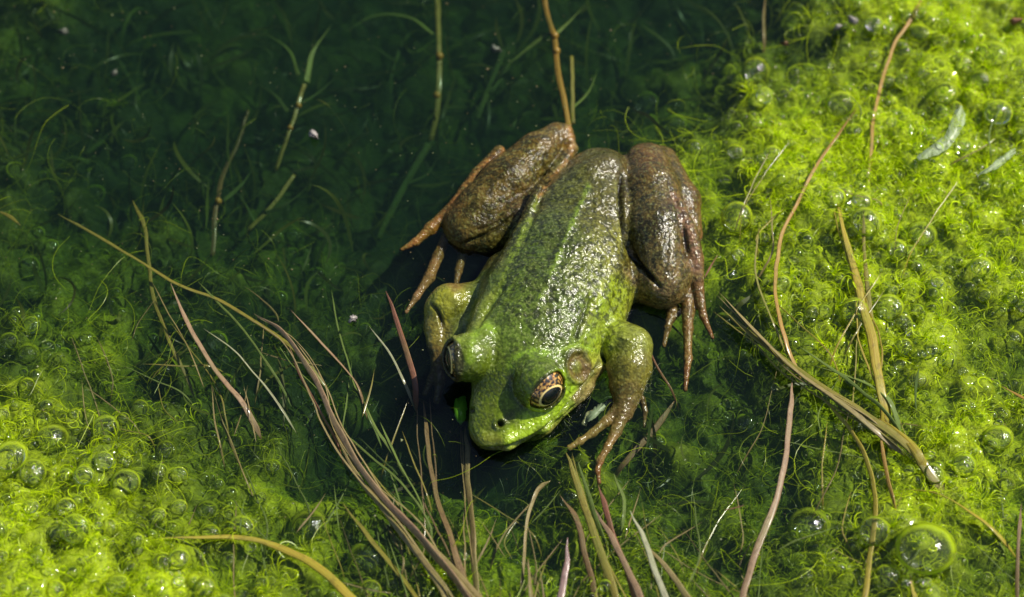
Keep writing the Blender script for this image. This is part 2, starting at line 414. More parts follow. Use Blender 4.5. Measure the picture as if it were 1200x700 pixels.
line(MOUTH, 2.0, (.03, .03, .012), .85, .5)  # mouth slit darkened, shade of the gap painted in
line([(575, 533), (607, 527), (642, 509), (671, 481), (694, 452)], 3, (.34, .3, .16), .7)
line([(728, 205), (729, 250), (741, 298), (772, 336)], 3.0, (.012, .01, .008), .95, .6)  # fold between thigh and shank painted dark, shade put into the colour
line([(735, 318), (752, 338), (775, 342)], 4, (.24, .17, .09), .5)
line([(783, 213), (797, 250), (806, 300)], 2, (.02, .012, .01), .8, .5)  # shade painted into the groove along the tarsus
line([(788, 228), (800, 252), (811, 285), (816, 315)], 6, (.27, .16, .12), .65)
line([(822, 245), (826, 300)], 4, (.26, .13, .05), .7)
line([(505, 356), (514, 368), (520, 384)], 1.8, (.03, .02, .01), .9, .5)  # arm crease, its shade painted into the colour
line([(542, 287), (565, 277), (590, 262), (606, 250)], 2.4, (.02, .016, .008), .8, .6)  # left leg crease painted near-black as shade
line([(560, 268), (590, 256)], 1.8, (.03, .02, .01), .7, .6)  # second leg crease, shade painted likewise
line([(667, 150), (671, 176), (655, 200), (632, 230)], 3.2, (.34, .17, .06), .7, 1)
line([(640, 140), (600, 168), (560, 200), (520, 250), (480, 290)], 3.5, (.28, .13, .045), .7, 1)
line([(588, 300), (610, 268), (628, 232)], 2, (.02, .03, .01), .35)
paint(np.exp(-(dt/1.15)**6), (.13, .075, .035), .95); paint(np.exp(-(dt/.45)**4), (.20, .24, .05), .8)
paint(np.exp(-((dt-1.12)/.1)**2), (.04, .04, .015), .6)
paint(np.exp(-(nR/4.2)**4), (.01, .01, .008), .95); paint(np.exp(-(nL/3.4)**4), (.01, .01, .008), .95)  # nostril pits blackened, shade of the hollows painted in
line([(575, 503), (586, 497), (600, 486), (612, 478)], 4, (.05, .07, .015), .6)
# eyelid rims: dark edge beside the ball
for c_, a_ in (EYE['R'], EYE['L']):
    r_ = np.linalg.norm(FV-(c_+a_*.085), axis=1)
    ca_ = ((FV-(c_+a_*.085))@a_)/(np.linalg.norm(FV-(c_+a_*.085), axis=1)+1e-6)
    paint(np.clip((ca_-.60)/.08, 0, 1)*np.clip((.36-r_)/.02, 0, 1), (.014, .013, .006), .9)
leg = np.clip(np.maximum.reduce([np.exp(-((fx-775)/55)**4-((fy-270)/110)**4), np.exp(-((fx-585)/75)**4-((fy-225)/85)**4)*(fx+fy*0.9 < 850),
      .55*np.exp(-((fx-737)/30)**4-((fy-435)/50)**4), .35*np.exp(-((fx-522)/30)**4-((fy-375)/50)**4)]), 0, 1)
mott = np.clip(.45*headf+back*(0.95-0.6*np.clip((fy-370)/60, 0, 1))+leg, 0, 1)

lleg = np.exp(-((fx-560)/85)**4-((fy-245)/95)**4)*(fx+fy*0.75 < 808)
WETN = np.clip(1-.85*lleg, .1, 1)
FC *= (1-.08*leg)[:, None]
FC *= 1+(back*(1-leg))[:, None]*np.array([.0, .10, -.15])
FC[:] = FC*(1+(1-leg)[:, None]*np.array([.14, .0, -.25]))
bars = np.clip(vnoise(FV, 3.2, 55)*1.8-.3, 0, 1)*leg
FC *= (1-.6*bars)[:, None]
FC *= 1+leg[:, None]*np.array([.26, .14, -.12])
m = NT('frog_skin')
tc = m.n('ShaderNodeTexCoord').outputs['Object']
base = m.n('ShaderNodeAttribute', {'attribute_name': 'pigment_shade'}).outputs['Color']
mo = m.n('ShaderNodeAttribute', {'attribute_name': 'mottle'}).outputs['Fac']
n1 = m.n('ShaderNodeTexNoise', Vector=tc, Scale=11.0, Detail=6.0, Roughness=0.68).outputs['Fac']
n2 = m.n('ShaderNodeTexNoise', Vector=tc, Scale=30.0, Detail=1.5, Roughness=0.6).outputs['Fac']
vo = m.n('ShaderNodeTexVoronoi', Vector=tc, Scale=24.0).outputs['Distance']
dk = m.math('MULTIPLY', m.ramp(n1, [(.47, 0.0), (.56, 1.0)]), m.math('MULTIPLY', mo, .85))
n3 = m.n('ShaderNodeTexNoise', Vector=tc, Scale=5.5, Detail=4.0, Roughness=.6).outputs['Fac']
base = m.mix(m.math('MULTIPLY', m.ramp(n3, [(.46, 0.0), (.60, 1.0)]), .5), base, m.mix(.5, base, (.10, .10, .015)))
c1 = m.mix(dk, base, m.mix(0.84, base, (.006, .008, .004)))
c2 = m.mix(m.math('MULTIPLY', m.ramp(n2, [(.50, 0.0), (.58, 1.0)]), m.math('ADD', .12, m.math('MULTIPLY', mo, .38))), c1, m.mix(0.75, c1, (.01, .01, .004)))
lt = m.mix(m.math('MULTIPLY', m.ramp(n2, [(.34, 1.0), (.44, 0.0)]), .4), c2, m.mix(0.5, c2, (.42, .46, .14)))
wv = m.n('ShaderNodeTexNoise', Vector=tc, Scale=6.0, Detail=2.0).outputs['Color']
wv = m.mix(.12, tc, wv)
vs = m.n('ShaderNodeTexVoronoi', {'feature': 'SMOOTH_F1'}, Vector=wv, Scale=25.0, Smoothness=.3, Randomness=1.0).outputs['Distance']
bh = m.math('ADD', m.math('MULTIPLY', vs, -0.8), m.math('MULTIPLY', n1, 0.7))
bmp = m.n('ShaderNodeBump', Strength=0.5, Distance=0.03, Height=bh).outputs[0]
bh2 = m.math('ADD', bh, m.math('MULTIPLY', n2, 0.12))
bmp2 = m.n('ShaderNodeBump', Strength=0.5, Distance=0.026, Height=bh2).outputs[0]
rg = m.ramp(n1, [(.3, .26), (.7, .46)])
pb = m.n('ShaderNodeBsdfPrincipled', Base_Color=lt, Roughness=rg, Normal=bmp)
m.t.links.new(m.n('ShaderNodeAttribute', {'attribute_name': 'wetness'}).outputs['Fac'], pb.inputs['Coat Weight']); pb.inputs['Coat Roughness'].default_value = 0.13; pb.inputs['Coat IOR'].default_value = 1.38; pb.inputs['Specular IOR Level'].default_value = .12
m.t.links.new(bmp2, pb.inputs['Coat Normal'])
pb.inputs['Subsurface Weight'].default_value = 0.0
SKIN = m.done(pb.outputs[0])

frog = bpy.data.objects.new('frog', None); COL.objects.link(frog)
frog.location = W(650, 340, 0); frog.empty_display_size = 0.4
tag(frog, 'wet green and brown frog floating at the surface of the algae, facing lower left', 'frog')
OFF = np.array(frog.location)
body = mesh_obj('body', FV2-OFF, FQ, SKIN, frog, True, {'pigment_shade': FC.astype(np.float32), 'mottle': mott, 'wetness': WETN})

def basis(a, hdir):
    u = hdir-a*np.dot(hdir, a); u /= np.linalg.norm(u); return u, np.cross(a, u)
def cap(name, c, a, u, v, R, t0, t1, mat, parent, ex=1.0, ey=1.0, cx=0.0, cy=0.0, seg=48, rings=14, wob=0.0):
    """patch of a sphere of radius R between normalised polar radii t0..t1"""
    P = []; F = []; uv = []
    for i in range(rings+1):
        r = t0+(t1-t0)*i/rings
        for j in range(seg):
            th = 2*math.pi*j/seg
            q = 1+wob*math.sin(3*th+1)
            x = cx+r*ex*math.cos(th)*q; y = cy+r*ey*math.sin(th)*q
            s = min(0.999, x*x+y*y)
            P.append(c+(u*x+v*y+a*math.sqrt(1-s))*R); uv.append((x, y, r))
    for i in range(rings):
        for j in range(seg):
            k = (j+1) % seg; F.append((i*seg+j, (i+1)*seg+j, (i+1)*seg+k, i*seg+k))
    o = mesh_obj(name, np.array(P)-OFF, np.array(F), mat, parent, True, {'polar': np.array(uv, dtype=np.float32)})
    return o
def wet(name, col, rough=.12, spec=.6):
    q = NT(name); p = q.n('ShaderNodeBsdfPrincipled', Base_Color=(*col, 1), Roughness=rough)
    p.inputs['Coat Weight'].default_value = 1; p.inputs['Coat Roughness'].default_value = .04
    return q.done(p.outputs[0])
PUP = wet('pupil_black', (.003, .004, .006)); GOLD = wet('eye_gold', (.95, .72, .26), .3); BALL = wet('eyeball_dark', (.02, .018, .012))
q = NT('iris_gold')
po = q.n('ShaderNodeAttribute', {'attribute_name': 'polar'}).outputs['Vector']
sx = q.n('ShaderNodeSeparateXYZ', Vector=po)
ns = q.n('ShaderNodeTexNoise', Vector=po, Scale=7.5, Detail=3.0, Roughness=.55, Distortion=.25).outputs['Fac']
edge = q.ramp(sx.outputs['Z'], [(.30, 1.0), (.55, .35), (.78, 1.0), (.92, 0.0)])
up_ = q.ramp(sx.outputs['X'], [(.0, .25), (.35, 1.0)])
gm = q.math('MULTIPLY', q.ramp(ns, [(.49, 0.0), (.55, 1.0)]), 1.0)
gold = q.mix(q.ramp(ns, [(.50, 0.0), (.66, 1.0)]), (.80, .30, .03), (.90, .62, .16))
ic = q.mix(q.math('MULTIPLY', gm, edge), (.012, .009, .006), gold)
ic = q.mix(q.ramp(sx.outputs['Z'], [(.86, 0.0), (.93, 1.0)]), ic, (.008, .008, .006))
p = q.n('ShaderNodeBsdfPrincipled', Base_Color=ic, Roughness=.3)
p.inputs['Coat Weight'].default_value = 1; p.inputs['Coat Roughness'].default_value = .03
IRIS = q.done(p.outputs[0])
def make_eye(key, R, hd, lab, pc):
    c, a = EYE[key]; u, v = basis(a, hd)
    cc = c+a*.085
    e = cap('eye', cc, a, u, v, R, 0.001, .999, BALL, frog, rings=12); e['label'] = lab
    k = cap('iris', cc, a, u, v, R+.002, 0.28, .95, IRIS, e, rings=12)
    cap('pupil_ring', cc, a, u, v, R+.004, .445, .525, GOLD, e, .88, 1.12, pc[0], pc[1], rings=2, wob=.03)
    cap('pupil', cc, a, u, v, R+.005, .001, .45, PUP, e, .88, 1.12, pc[0], pc[1], rings=6, wob=.03)
    return e
make_eye('R', .270, CU*.8-CR*.6, 'golden eye with black pupil turned towards the lower right', (-.14, .02))
make_eye('L', .270, CR*1.0+UP*.2, 'eye on the far side seen edge on', (-.20, .0))
# ------------------------------------------------------------------ pond: how near the algae stand to the surface
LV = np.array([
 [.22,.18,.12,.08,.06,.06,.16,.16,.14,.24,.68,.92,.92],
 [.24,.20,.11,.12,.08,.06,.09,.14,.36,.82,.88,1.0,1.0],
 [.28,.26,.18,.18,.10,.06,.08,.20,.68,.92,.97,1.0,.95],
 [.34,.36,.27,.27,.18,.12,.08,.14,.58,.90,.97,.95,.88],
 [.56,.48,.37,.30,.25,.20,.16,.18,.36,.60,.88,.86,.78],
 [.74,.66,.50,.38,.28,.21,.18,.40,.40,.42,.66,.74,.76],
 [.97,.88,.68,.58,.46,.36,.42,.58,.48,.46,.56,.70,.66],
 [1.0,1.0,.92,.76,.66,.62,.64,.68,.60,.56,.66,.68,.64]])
def level(px, py):
    x = np.clip(px/100, 0, 11.999); y = np.clip(py/100, 0, 6.999)
    i = x.astype(int); j = y.astype(int); f = x-i; g = y-j; f = f*f*(3-2*f); g = g*g*(3-2*g)
    return LV[j, i]*(1-f)*(1-g)+LV[j, i+1]*f*(1-g)+LV[j+1, i]*(1-f)*g+LV[j+1, i+1]*f*g
C33 = math.cos(TILT)
def ground_px(P):            # plan position named in photograph units of the water plane
    return PX(np.c_[P[:, :2], np.zeros(len(P))])
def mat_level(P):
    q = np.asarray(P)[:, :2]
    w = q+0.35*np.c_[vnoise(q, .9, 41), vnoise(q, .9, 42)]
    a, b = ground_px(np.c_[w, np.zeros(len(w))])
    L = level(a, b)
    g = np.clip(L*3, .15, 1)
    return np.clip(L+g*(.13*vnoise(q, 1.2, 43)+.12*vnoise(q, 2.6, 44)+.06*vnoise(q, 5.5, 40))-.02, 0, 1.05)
def _hz(P, L):
    q = np.asarray(P)[:, :2]
    z = -0.06-1.45*(1-np.clip(L, 0, 1))**1.9+.09*vnoise(q, 1.1, 45)
    return z+.016*vnoise(q, 9, 47)+.010*vnoise(q, 19, 48)+.008*vnoise(q, 38, 49)
GX0, GX1, GY0, GY1, NX, NY = -8.6, 8.6, -6.2, 7.2, 600, 460
def dome_field():
    """gas pushes the felt up into crowded little domes"""
    X = np.linspace(GX0, GX1, NX); Y = np.linspace(GY0, GY1, NY); H = np.zeros((NX, NY))
    for cnt, r0, r1, amp in ((700, .20, .42, .55), (5200, .06, .17, .8), (6000, .04, .08, .8)):
        c = np.c_[rng.uniform(GX0, GX1, cnt), rng.uniform(GY0, GY1, cnt)]; R = r0+(r1-r0)*rng.random(cnt)**2
        for (cx, cy), R_ in zip(c, R):
            i0, i1 = np.searchsorted(X, (cx-R_, cx+R_)); j0, j1 = np.searchsorted(Y, (cy-R_, cy+R_))
            d2 = ((X[i0:i1, None]-cx)**2+(Y[None, j0:j1]-cy)**2)/R_**2
            h = amp*R_*np.sqrt(np.clip(1-d2, 0, 1)); b = H[i0:i1, j0:j1]
            H[i0:i1, j0:j1] = np.maximum(b, b*.55+h)
    return H
DOME = dome_field()
def dome(q):
    x = np.clip((q[:, 0]-GX0)/(GX1-GX0)*(NX-1), 0, NX-1.001); y = np.clip((q[:, 1]-GY0)/(GY1-GY0)*(NY-1), 0, NY-1.001)
    i = x.astype(int); j = y.astype(int); f = x-i; g = y-j
    return DOME[i, j]*(1-f)*(1-g)+DOME[i+1, j]*f*(1-g)+DOME[i, j+1]*(1-f)*g+DOME[i+1, j+1]*f*g
def mat_z(P, L=None, detail=True):
    L = mat_level(P) if L is None else L
    q = np.asarray(P)[:, :2]
    return np.minimum(_hz(q, L)+(dome(q) if detail else 0.0), .16)
def algae_mat_material(name, trans, rough=.5, bump=True):
    m = NT(name)
    tc = m.n('ShaderNodeTexCoord').outputs['Object']
    c = m.n('ShaderNodeAttribute', {'attribute_name': 'hue'}).outputs['Color']
    if bump:
        n = m.n('ShaderNodeTexNoise', Vector=tc, Scale=7.0, Detail=8.0, Roughness=.74, Distortion=2.2).outputs['Fac']
        c = m.mix(m.ramp(n, [(.40, .75), (.62, 0.0)]), c, m.mix(.7, c, (.005, .022, .006)))
        nb = m.n('ShaderNodeBump', Strength=.7, Distance=.04, Height=n).outputs[0]
    d = m.n('ShaderNodeBsdfPrincipled', Base_Color=c, Roughness=rough)
    d.inputs['Specular IOR Level'].default_value = .25
    if bump: m.t.links.new(m.n('ShaderNodeAttribute', {'attribute_name': 'emersed'}).outputs['Fac'], d.inputs['Coat Weight']); d.inputs['Coat Roughness'].default_value = .09
    if bump: m.t.links.new(nb, d.inputs['Normal'])
    t = m.n('ShaderNodeBsdfTranslucent', Color=c)
    x = m.n('ShaderNodeMixShader', i0=trans, i1=d.outputs[0], i2=t.outputs[0])
    return m.done(x.outputs[0])
MAT_M = algae_mat_material('algae_felt', .15)
FIL_M = algae_mat_material('algae_thread', .45, .3, False)

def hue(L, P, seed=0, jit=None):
    """algae colour: young and old growth, with light and shade painted in by level"""
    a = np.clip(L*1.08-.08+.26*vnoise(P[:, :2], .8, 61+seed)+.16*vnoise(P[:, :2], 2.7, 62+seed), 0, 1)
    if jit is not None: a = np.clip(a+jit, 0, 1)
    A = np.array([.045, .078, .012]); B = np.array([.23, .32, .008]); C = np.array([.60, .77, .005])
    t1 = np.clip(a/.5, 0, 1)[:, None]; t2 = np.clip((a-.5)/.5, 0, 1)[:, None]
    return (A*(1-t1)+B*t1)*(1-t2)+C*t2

def grid_sheet(x0, x1, y0, y1, nx, ny):
    X, Y = np.meshgrid(np.linspace(x0, x1, nx), np.linspace(y0, y1, ny), indexing='ij')
    i = np.arange(nx*ny).reshape(nx, ny)
    return np.c_[X.ravel(), Y.ravel(), np.zeros(nx*ny)], np.stack([i[:-1, :-1], i[1:, :-1], i[1:, 1:], i[:-1, 1:]], -1).reshape(-1, 4)
V, Q = grid_sheet(GX0, GX1, GY0, GY1, NX, NY)
# the felt is a sheet with an underside
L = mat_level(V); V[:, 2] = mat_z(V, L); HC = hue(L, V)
nv = len(V); Vb = V.copy(); Vb[:, 2] = -2.75
rim = []
nx, ny = NX, NY; I = np.arange(nv).reshape(nx, ny)
for e, fl in ((I[:, 0], 0), (I[-1, :], 0), (I[::-1, -1], 0), (I[0, ::-1], 0)):
    rim.append(np.stack([e[:-1], e[:-1]+nv, e[1:]+nv, e[1:]], 1))
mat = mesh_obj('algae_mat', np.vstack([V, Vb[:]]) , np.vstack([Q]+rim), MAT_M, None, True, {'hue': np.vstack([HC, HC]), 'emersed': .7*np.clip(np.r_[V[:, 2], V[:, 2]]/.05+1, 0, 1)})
tag(mat, kind='structure')

m = NT('pond_mud'); tc = m.n('ShaderNodeTexCoord').outputs['Object']
n = m.n('ShaderNodeTexNoise', Vector=tc, Scale=1.4, Detail=6.0).outputs['Fac']
p = m.n('ShaderNodeBsdfPrincipled', Base_Color=m.ramp(n, [(.3, (.012, .03, .02)), (.7, (.03, .05, .02))]), Roughness=.9)
MUD = m.done(p.outputs[0])
V, Q = grid_sheet(-60, 60, -60, 60, 121, 121); V[:, 2] = -3.0+.12*vnoise(V[:, :2], .3, 5)
tag(mesh_obj('pond_bed', V, Q, MUD), kind='structure')

# water: a closed body with a rippled skin that passes light, and green dimming inside
m = NT('pond_water'); tc = m.n('ShaderNodeTexCoord').outputs['Object']
nb = m.n('ShaderNodeTexNoise', Vector=tc, Scale=2.2, Detail=4.0, Roughness=.55).outputs['Fac']
bp = m.n('ShaderNodeBump', Strength=.35, Distance=.08, Height=nb).outputs[0]
fr = m.n('ShaderNodeFresnel', IOR=1.33, Normal=bp).outputs[0]
tr = m.n('ShaderNodeBsdfTransparent'); gl = m.n('ShaderNodeBsdfGlossy', Roughness=.06, Normal=bp)
x = m.n('ShaderNodeMixShader', i0=fr, i1=tr.outputs[0], i2=gl.outputs[0])
vs_ = m.n('ShaderNodeVolumeScatter', Color=(.35, .72, .50, 1), Density=.045)
va = m.n('ShaderNodeVolumeAbsorption', Color=(.52, .68, .56, 1), Density=1.65)
WATER = m.done(x.outputs[0], m.n('ShaderNodeAddShader', i0=va.outputs[0], i1=vs_.outputs[0]).outputs[0])
V, Q = grid_sheet(-59, 59, -59, 59, 2, 2)
Vw = np.array([(x_, y_, z_) for z_ in (-2.8, 0.0) for x_, y_ in ((-59, -59), (59, -59), (59, 59), (-59, 59))], float)
water = mesh_obj('water', Vw, [(3, 2, 1, 0), (4, 5, 6, 7), (0, 1, 5, 4), (1, 2, 6, 5), (2, 3, 7, 6), (3, 0, 4, 7)], WATER, None, False)
tag(water, kind='structure')

# ------------------------------------------------------------------ threads
def ribbons(name, P, W_, C, mat, label, cat):
    """P (n,k,3) centre lines, W_ (n,k) half widths, C (n,3) colours -> one mesh of thin folded strips"""
    n, k, _ = P.shape
    T = np.gradient(P, axis=1); T /= np.linalg.norm(T, axis=2, keepdims=True)+1e-9
    ref = rng.normal(size=(n, 1, 3))*.45+np.array([0, -.35, 1.0]); S = np.cross(T, ref); S /= np.linalg.norm(S, axis=2, keepdims=True)+1e-9
    A = P-S*W_[..., None]; B = P+S*W_[..., None]
    V = np.stack([A, B], 2).reshape(-1, 3)
    base = (np.arange(n)[:, None]*k+np.arange(k-1)[None])*2
    F = np.stack([base, base+1, base+3, base+2], -1).reshape(-1, 4)
    o = mesh_obj(name, V, F, mat, None, True, {'hue': np.repeat(C, 2*k, axis=0)})
    return tag(o, label, cat, kind='stuff')
def grow(P0, D0, n, k, step, curl, lift=0.0, seed=1, follow=.0):
    P = np.zeros((n, k, 3)); P[:, 0] = P0; D = D0/np.linalg.norm(D0, axis=1, keepdims=True)
    turn = rng.normal(size=(n, 3))*curl
    for i in range(1, k):
        turn += rng.normal(size=(n, 3))*curl*.35
        D = D+np.cross(turn, D)
        D += follow*np.c_[vnoise(P[:, i-1, :2], 1.6, seed), vnoise(P[:, i-1, :2], 1.6, seed+1), np.zeros(n)]
        D /= np.linalg.norm(D, axis=1, keepdims=True)
        P[:, i] = P[:, i-1]+D*step[:, None]; P[:, i, 2] += lift
    return P
def scatter(n, fn, x0=-7.6, x1=7.6, y0=-5.2, y1=5.8):
    out = []; tot = 0
    while tot < n:
        q = np.c_[rng.uniform(x0, x1, n), rng.uniform(y0, y1, n)]
        L = mat_level(q); keep = rng.random(n) < fn(L, q); out.append(q[keep]); tot += keep.sum()
    q = np.vstack(out)[:n]; return q, mat_level(q)
# 1: dense felt of short curly threads following the mat
n, k = 40000, 9
q, L = scatter(n, lambda L, q: .35+.65*L)
z = mat_z(q, L, True)+rng.uniform(-.01, .03, n)
D = np.c_[vnoise(q, 1.1, 71), vnoise(q, 1.1, 72), np.zeros(n)]*1.0+rng.normal(size=(n, 3))*np.array([.5, .5, .22])
P = grow(np.c_[q, z], D, n, k, rng.uniform(.02, .07, n), .20, .0, 73, .12)
zz = mat_z(P.reshape(-1, 3)[:, :2], None, True).reshape(n, k)
P[:, :, 2] = np.clip(P[:, :, 2], zz-.01, zz+.06)
wd = rng.uniform(.0013, .0030, n)[:, None]*np.linspace(1, .55, k)[None]
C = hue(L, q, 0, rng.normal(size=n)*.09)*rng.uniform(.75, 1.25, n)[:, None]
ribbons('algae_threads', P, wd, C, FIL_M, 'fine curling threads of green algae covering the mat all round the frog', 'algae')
# 2: long loose threads drifting above the mat, paler
n, k = 4200, 16
q, L = scatter(n, lambda L, q: 1.0-.85*np.clip(L, 0, 1))
z = mat_z(q, L, False)+.08+rng.uniform(.0, .35, n)*(1.2-L)
D = rng.normal(size=(n, 3))*np.array([1, 1, .12])
P = grow(np.c_[q, z], D, n, k, rng.uniform(.05, .11, n), .16, .0, 76, .05)
P[:, :, 2] = np.minimum(P[:, :, 2], .0+.06*L[:, None])
wd = rng.uniform(.0012, .0024, n)[:, None]*np.ones(k)[None]
C = hue(np.clip(L+.10, 0, 1), q, 3, rng.normal(size=n)*.12)*rng.uniform(.8, 1.5, n)[:, None]
ribbons('loose_algae_threads', P, wd, C, FIL_M, 'long loose hair-thin algae threads drifting over the darker water', 'algae')
# 3: whorled tufts: arched strands round a middle, like little fountains
nt = 1500; q, L = scatter(nt, lambda L, q: .12+.88*L); per = 16
qq = np.repeat(q, per, 0); LL = np.repeat(L, per); n = len(qq); k = 9
th = rng.uniform(0, 2*np.pi, n); sz = np.repeat(rng.uniform(.5, 1.6, nt), per)
rad = rng.uniform(.05, .13, n)*sz
z0 = mat_z(qq, LL, True)
t = np.linspace(0, 1, k)[None]
swirl = np.repeat(rng.choice([-1, 1], nt)*rng.uniform(.3, 1.6, nt), per)[:, None]
ang = th[:, None]+swirl*t
P = np.stack([qq[:, 0:1]+np.cos(ang)*rad[:, None]*t*1.5, qq[:, 1:2]+np.sin(ang)*rad[:, None]*t*1.5,
              z0[:, None]+(rad[:, None]*1.3)*np.sin(t*2.6)*rng.uniform(.4, 1.1, n)[:, None]], -1)
wd = rng.uniform(.003, .0065, n)[:, None]*(1-.6*t)
C = hue(np.clip(LL+.15, 0, 1), qq, 5, rng.normal(size=n)*.1)*rng.uniform(.8, 1.3, n)[:, None]
ribbons('algae_tufts', P, wd, C, FIL_M, 'small arched tufts of algae standing out of the mat', 'algae')

# 4: coiled rims: the bright outlines of gas blisters, closed and open loops
n, k = 5200, 15
q, L = scatter(n, lambda L, q: np.clip(L-.12, 0, 1)**.8)
z = mat_z(q, L, True)+rng.uniform(.0, .035, n); R_ = .028+.11*rng.random(n)**2.2
t = np.linspace(0, 1, k)[None]*rng.uniform(2.2, 6.2, n)[:, None]+rng.uniform(0, 6.28, n)[:, None]
g = 1-.25*rng.random(n)[:, None]*np.linspace(0, 1, k)[None]
tx, ty = rng.normal(size=n)*.35, rng.normal(size=n)*.35
X = np.cos(t)*R_[:, None]*g; Y = np.sin(t)*R_[:, None]*g*rng.uniform(.75, 1, n)[:, None]
P = np.stack([q[:, 0:1]+X, q[:, 1:2]+Y, z[:, None]+X*tx[:, None]+Y*ty[:, None]], -1)
wd = (.0022+.006*rng.random(n)**2)[:, None]*np.ones(k)[None]
C = hue(np.clip(L+.22, 0, 1), q, 7, rng.normal(size=n)*.1)*rng.uniform(.9, 1.35, n)[:, None]
ribbons('algae_loops', P, wd, C, FIL_M, 'bright coiled algae loops rimming gas blisters in the mat', 'algae')

# 5: sunken weed: broad dim blades tangled in the deep water
n, k = 650, 12
q, L = scatter(n, lambda L, q: np.clip(.55-L, 0, .5)*2)
z = mat_z(q, L, False)+rng.uniform(.05, .5, n)
D = rng.normal(size=(n, 3))*np.array([.8, 1, .25])+np.array([.2, .4, .15])
P = grow(np.c_[q, z], D, n, k, rng.uniform(.03, .10, n), .07, .0, 81, .05)
P[:, :, 2] = np.minimum(P[:, :, 2], -.12)
wd = rng.uniform(.006, .028, n)[:, None]*np.sin(np.linspace(.25, np.pi-.05, k))[None]
C = np.array([.10, .13, .02])*rng.uniform(.4, 1.3, n)[:, None]*rng.uniform(.85, 1.15, (n, 3))
ribbons('sunken_weed', P, wd, C, FIL_M, 'tangle of dim drowned weed blades in the dark water', 'weed')
# 6: dust and scum specks on the water
n = 1500; q = np.c_[rng.uniform(-7.6, 7.6, n), rng.uniform(-5.2, 5.8, n)]
th = rng.uniform(0, 6.28, (n, 5))+np.arange(5)[None]*0; a = np.arange(5)[None]*1.2566+rng.normal(size=(n, 5))*.3
rr = (rng.uniform(.003, .010, n)*(1+(rng.random(n) > .93)*1.2))[:, None]*rng.uniform(.6, 1.3, (n, 5))
z = np.maximum(.004, mat_z(q)+.012)
T = np.stack([q[:, 0:1]+np.cos(a)*rr, q[:, 1:2]+np.sin(a)*rr, np.repeat(z[:, None], 5, 1)+.003*rng.random((n, 5))], -1)
apx = np.c_[q, z+.006+.004*rng.random(n)][:, None]; bot = np.c_[q, z-.002][:, None]
V = np.concatenate([T, apx, bot], 1).reshape(-1, 3); b7 = (np.arange(n)*7)[:, None, None]
F = np.array([(i, (i+1) % 5, 5) for i in range(5)]+[((i+1) % 5, i, 6) for i in range(5)])
DC = np.repeat(np.where(rng.random((n, 1)) < .5, np.array([[.42, .45, .22]]), np.array([[.30, .24, .12]])), 7, 0)
o = mesh_obj('pond_dust', V, (F[None]+b7).reshape(-1, 3), FIL_M, None, True, {'hue': DC})
tag(o, 'fine pale dust and scum specks floating on the pond', 'dust', kind='stuff')
# ------------------------------------------------------------------ air bubbles
m = NT('bubble_film')
lw = m.n('ShaderNodeLayerWeight', Blend=.5).outputs['Facing']
frn = m.n('ShaderNodeFresnel', IOR=1.34).outputs[0]
oc = m.n('ShaderNodeObjectInfo').outputs['Color']
tc = m.n('ShaderNodeTexCoord').outputs['Object']
nn = m.n('ShaderNodeTexNoise', Vector=tc, Scale=2.6, Detail=4.0).outputs['Fac']
cover = m.math('MULTIPLY', m.ramp(lw, [(.0, .03), (.30, .06), (.46, .80), (.56, .95), (.70, .55), (.85, 1.0)]), m.ramp(nn, [(.28, .35), (.5, 1.0)]))
dif = m.n('ShaderNodeBsdfDiffuse', Color=oc); trl = m.n('ShaderNodeBsdfTranslucent', Color=oc)
alg = m.n('ShaderNodeMixShader', i0=.6, i1=dif.outputs[0], i2=trl.outputs[0])
tp = m.n('ShaderNodeBsdfTransparent'); a1 = m.n('ShaderNodeMixShader', i0=cover, i1=tp.outputs[0], i2=alg.outputs[0])
bpn = m.n('ShaderNodeBump', Strength=.5, Distance=.05, Height=nn).outputs[0]
gl = m.n('ShaderNodeBsdfGlossy', Roughness=.075, Normal=bpn)
a2 = m.n('ShaderNodeMixShader', i0=m.math('MAXIMUM', frn, .045), i1=a1.outputs[0], i2=gl.outputs[0])
BUB = m.done(a2.outputs[0])
def sphere(nu, nv_, flat=.92):
    V = [(0, 0, flat)]; F = []
    for i in range(1, nv_):
        for j in range(nu):
            a = math.pi*i/nv_; b = 2*math.pi*j/nu; V.append((math.sin(a)*math.cos(b), math.sin(a)*math.sin(b), flat*math.cos(a)))
    V.append((0, 0, -flat))
    for j in range(nu): F.append((0, 1+j, 1+(j+1) % nu))
    for i in range(nv_-2):
        for j in range(nu):
            a = 1+i*nu+j; b = 1+i*nu+(j+1) % nu; F.append((a, a+nu, b+nu, b))
    e = 1+(nv_-2)*nu
    for j in range(nu): F.append((e+j, len(V)-1, e+(j+1) % nu))
    return V, F
sv, sf = sphere(28, 16)
proto = mesh_obj('air_bubble', sv, sf, BUB); BME = proto.data
used = [False]
def bubble(px, py, rp, label, group, dz=0.0, sub=None):
    r = rp/100
    q = W(px, py, -.1)[None]
    for _ in range(4):                      # rest against the felt, at most just under the surface
        Lq = mat_level(q); z = float(min(mat_z(q, Lq, True)[0]+r*.62+dz, .16+r*.05)); q = W(px, py, z)[None]
    o = proto if not used[0] else proto.copy()
    if used[0]: COL.objects.link(o)
    used[0] = True
    o.location = q[0]; o.scale = (r*random.uniform(.94, 1.06), r*random.uniform(.94, 1.06), r*random.uniform(.70, .9)); o.rotation_euler = (random.uniform(-.3, .3), random.uniform(-.3, .3), random.uniform(0, 6.28))
    l = float(np.clip(Lq[0]+random.uniform(-.1, .25), 0, 1)); g = random.uniform(.8, 1.2)
    o.color = (g*(.28+.42*l), g*(.46+.42*l), .03, 1)  # rim colour dimmed at low level, shade of the dark zones painted in
    tag(o, label, 'bubble', group); return o
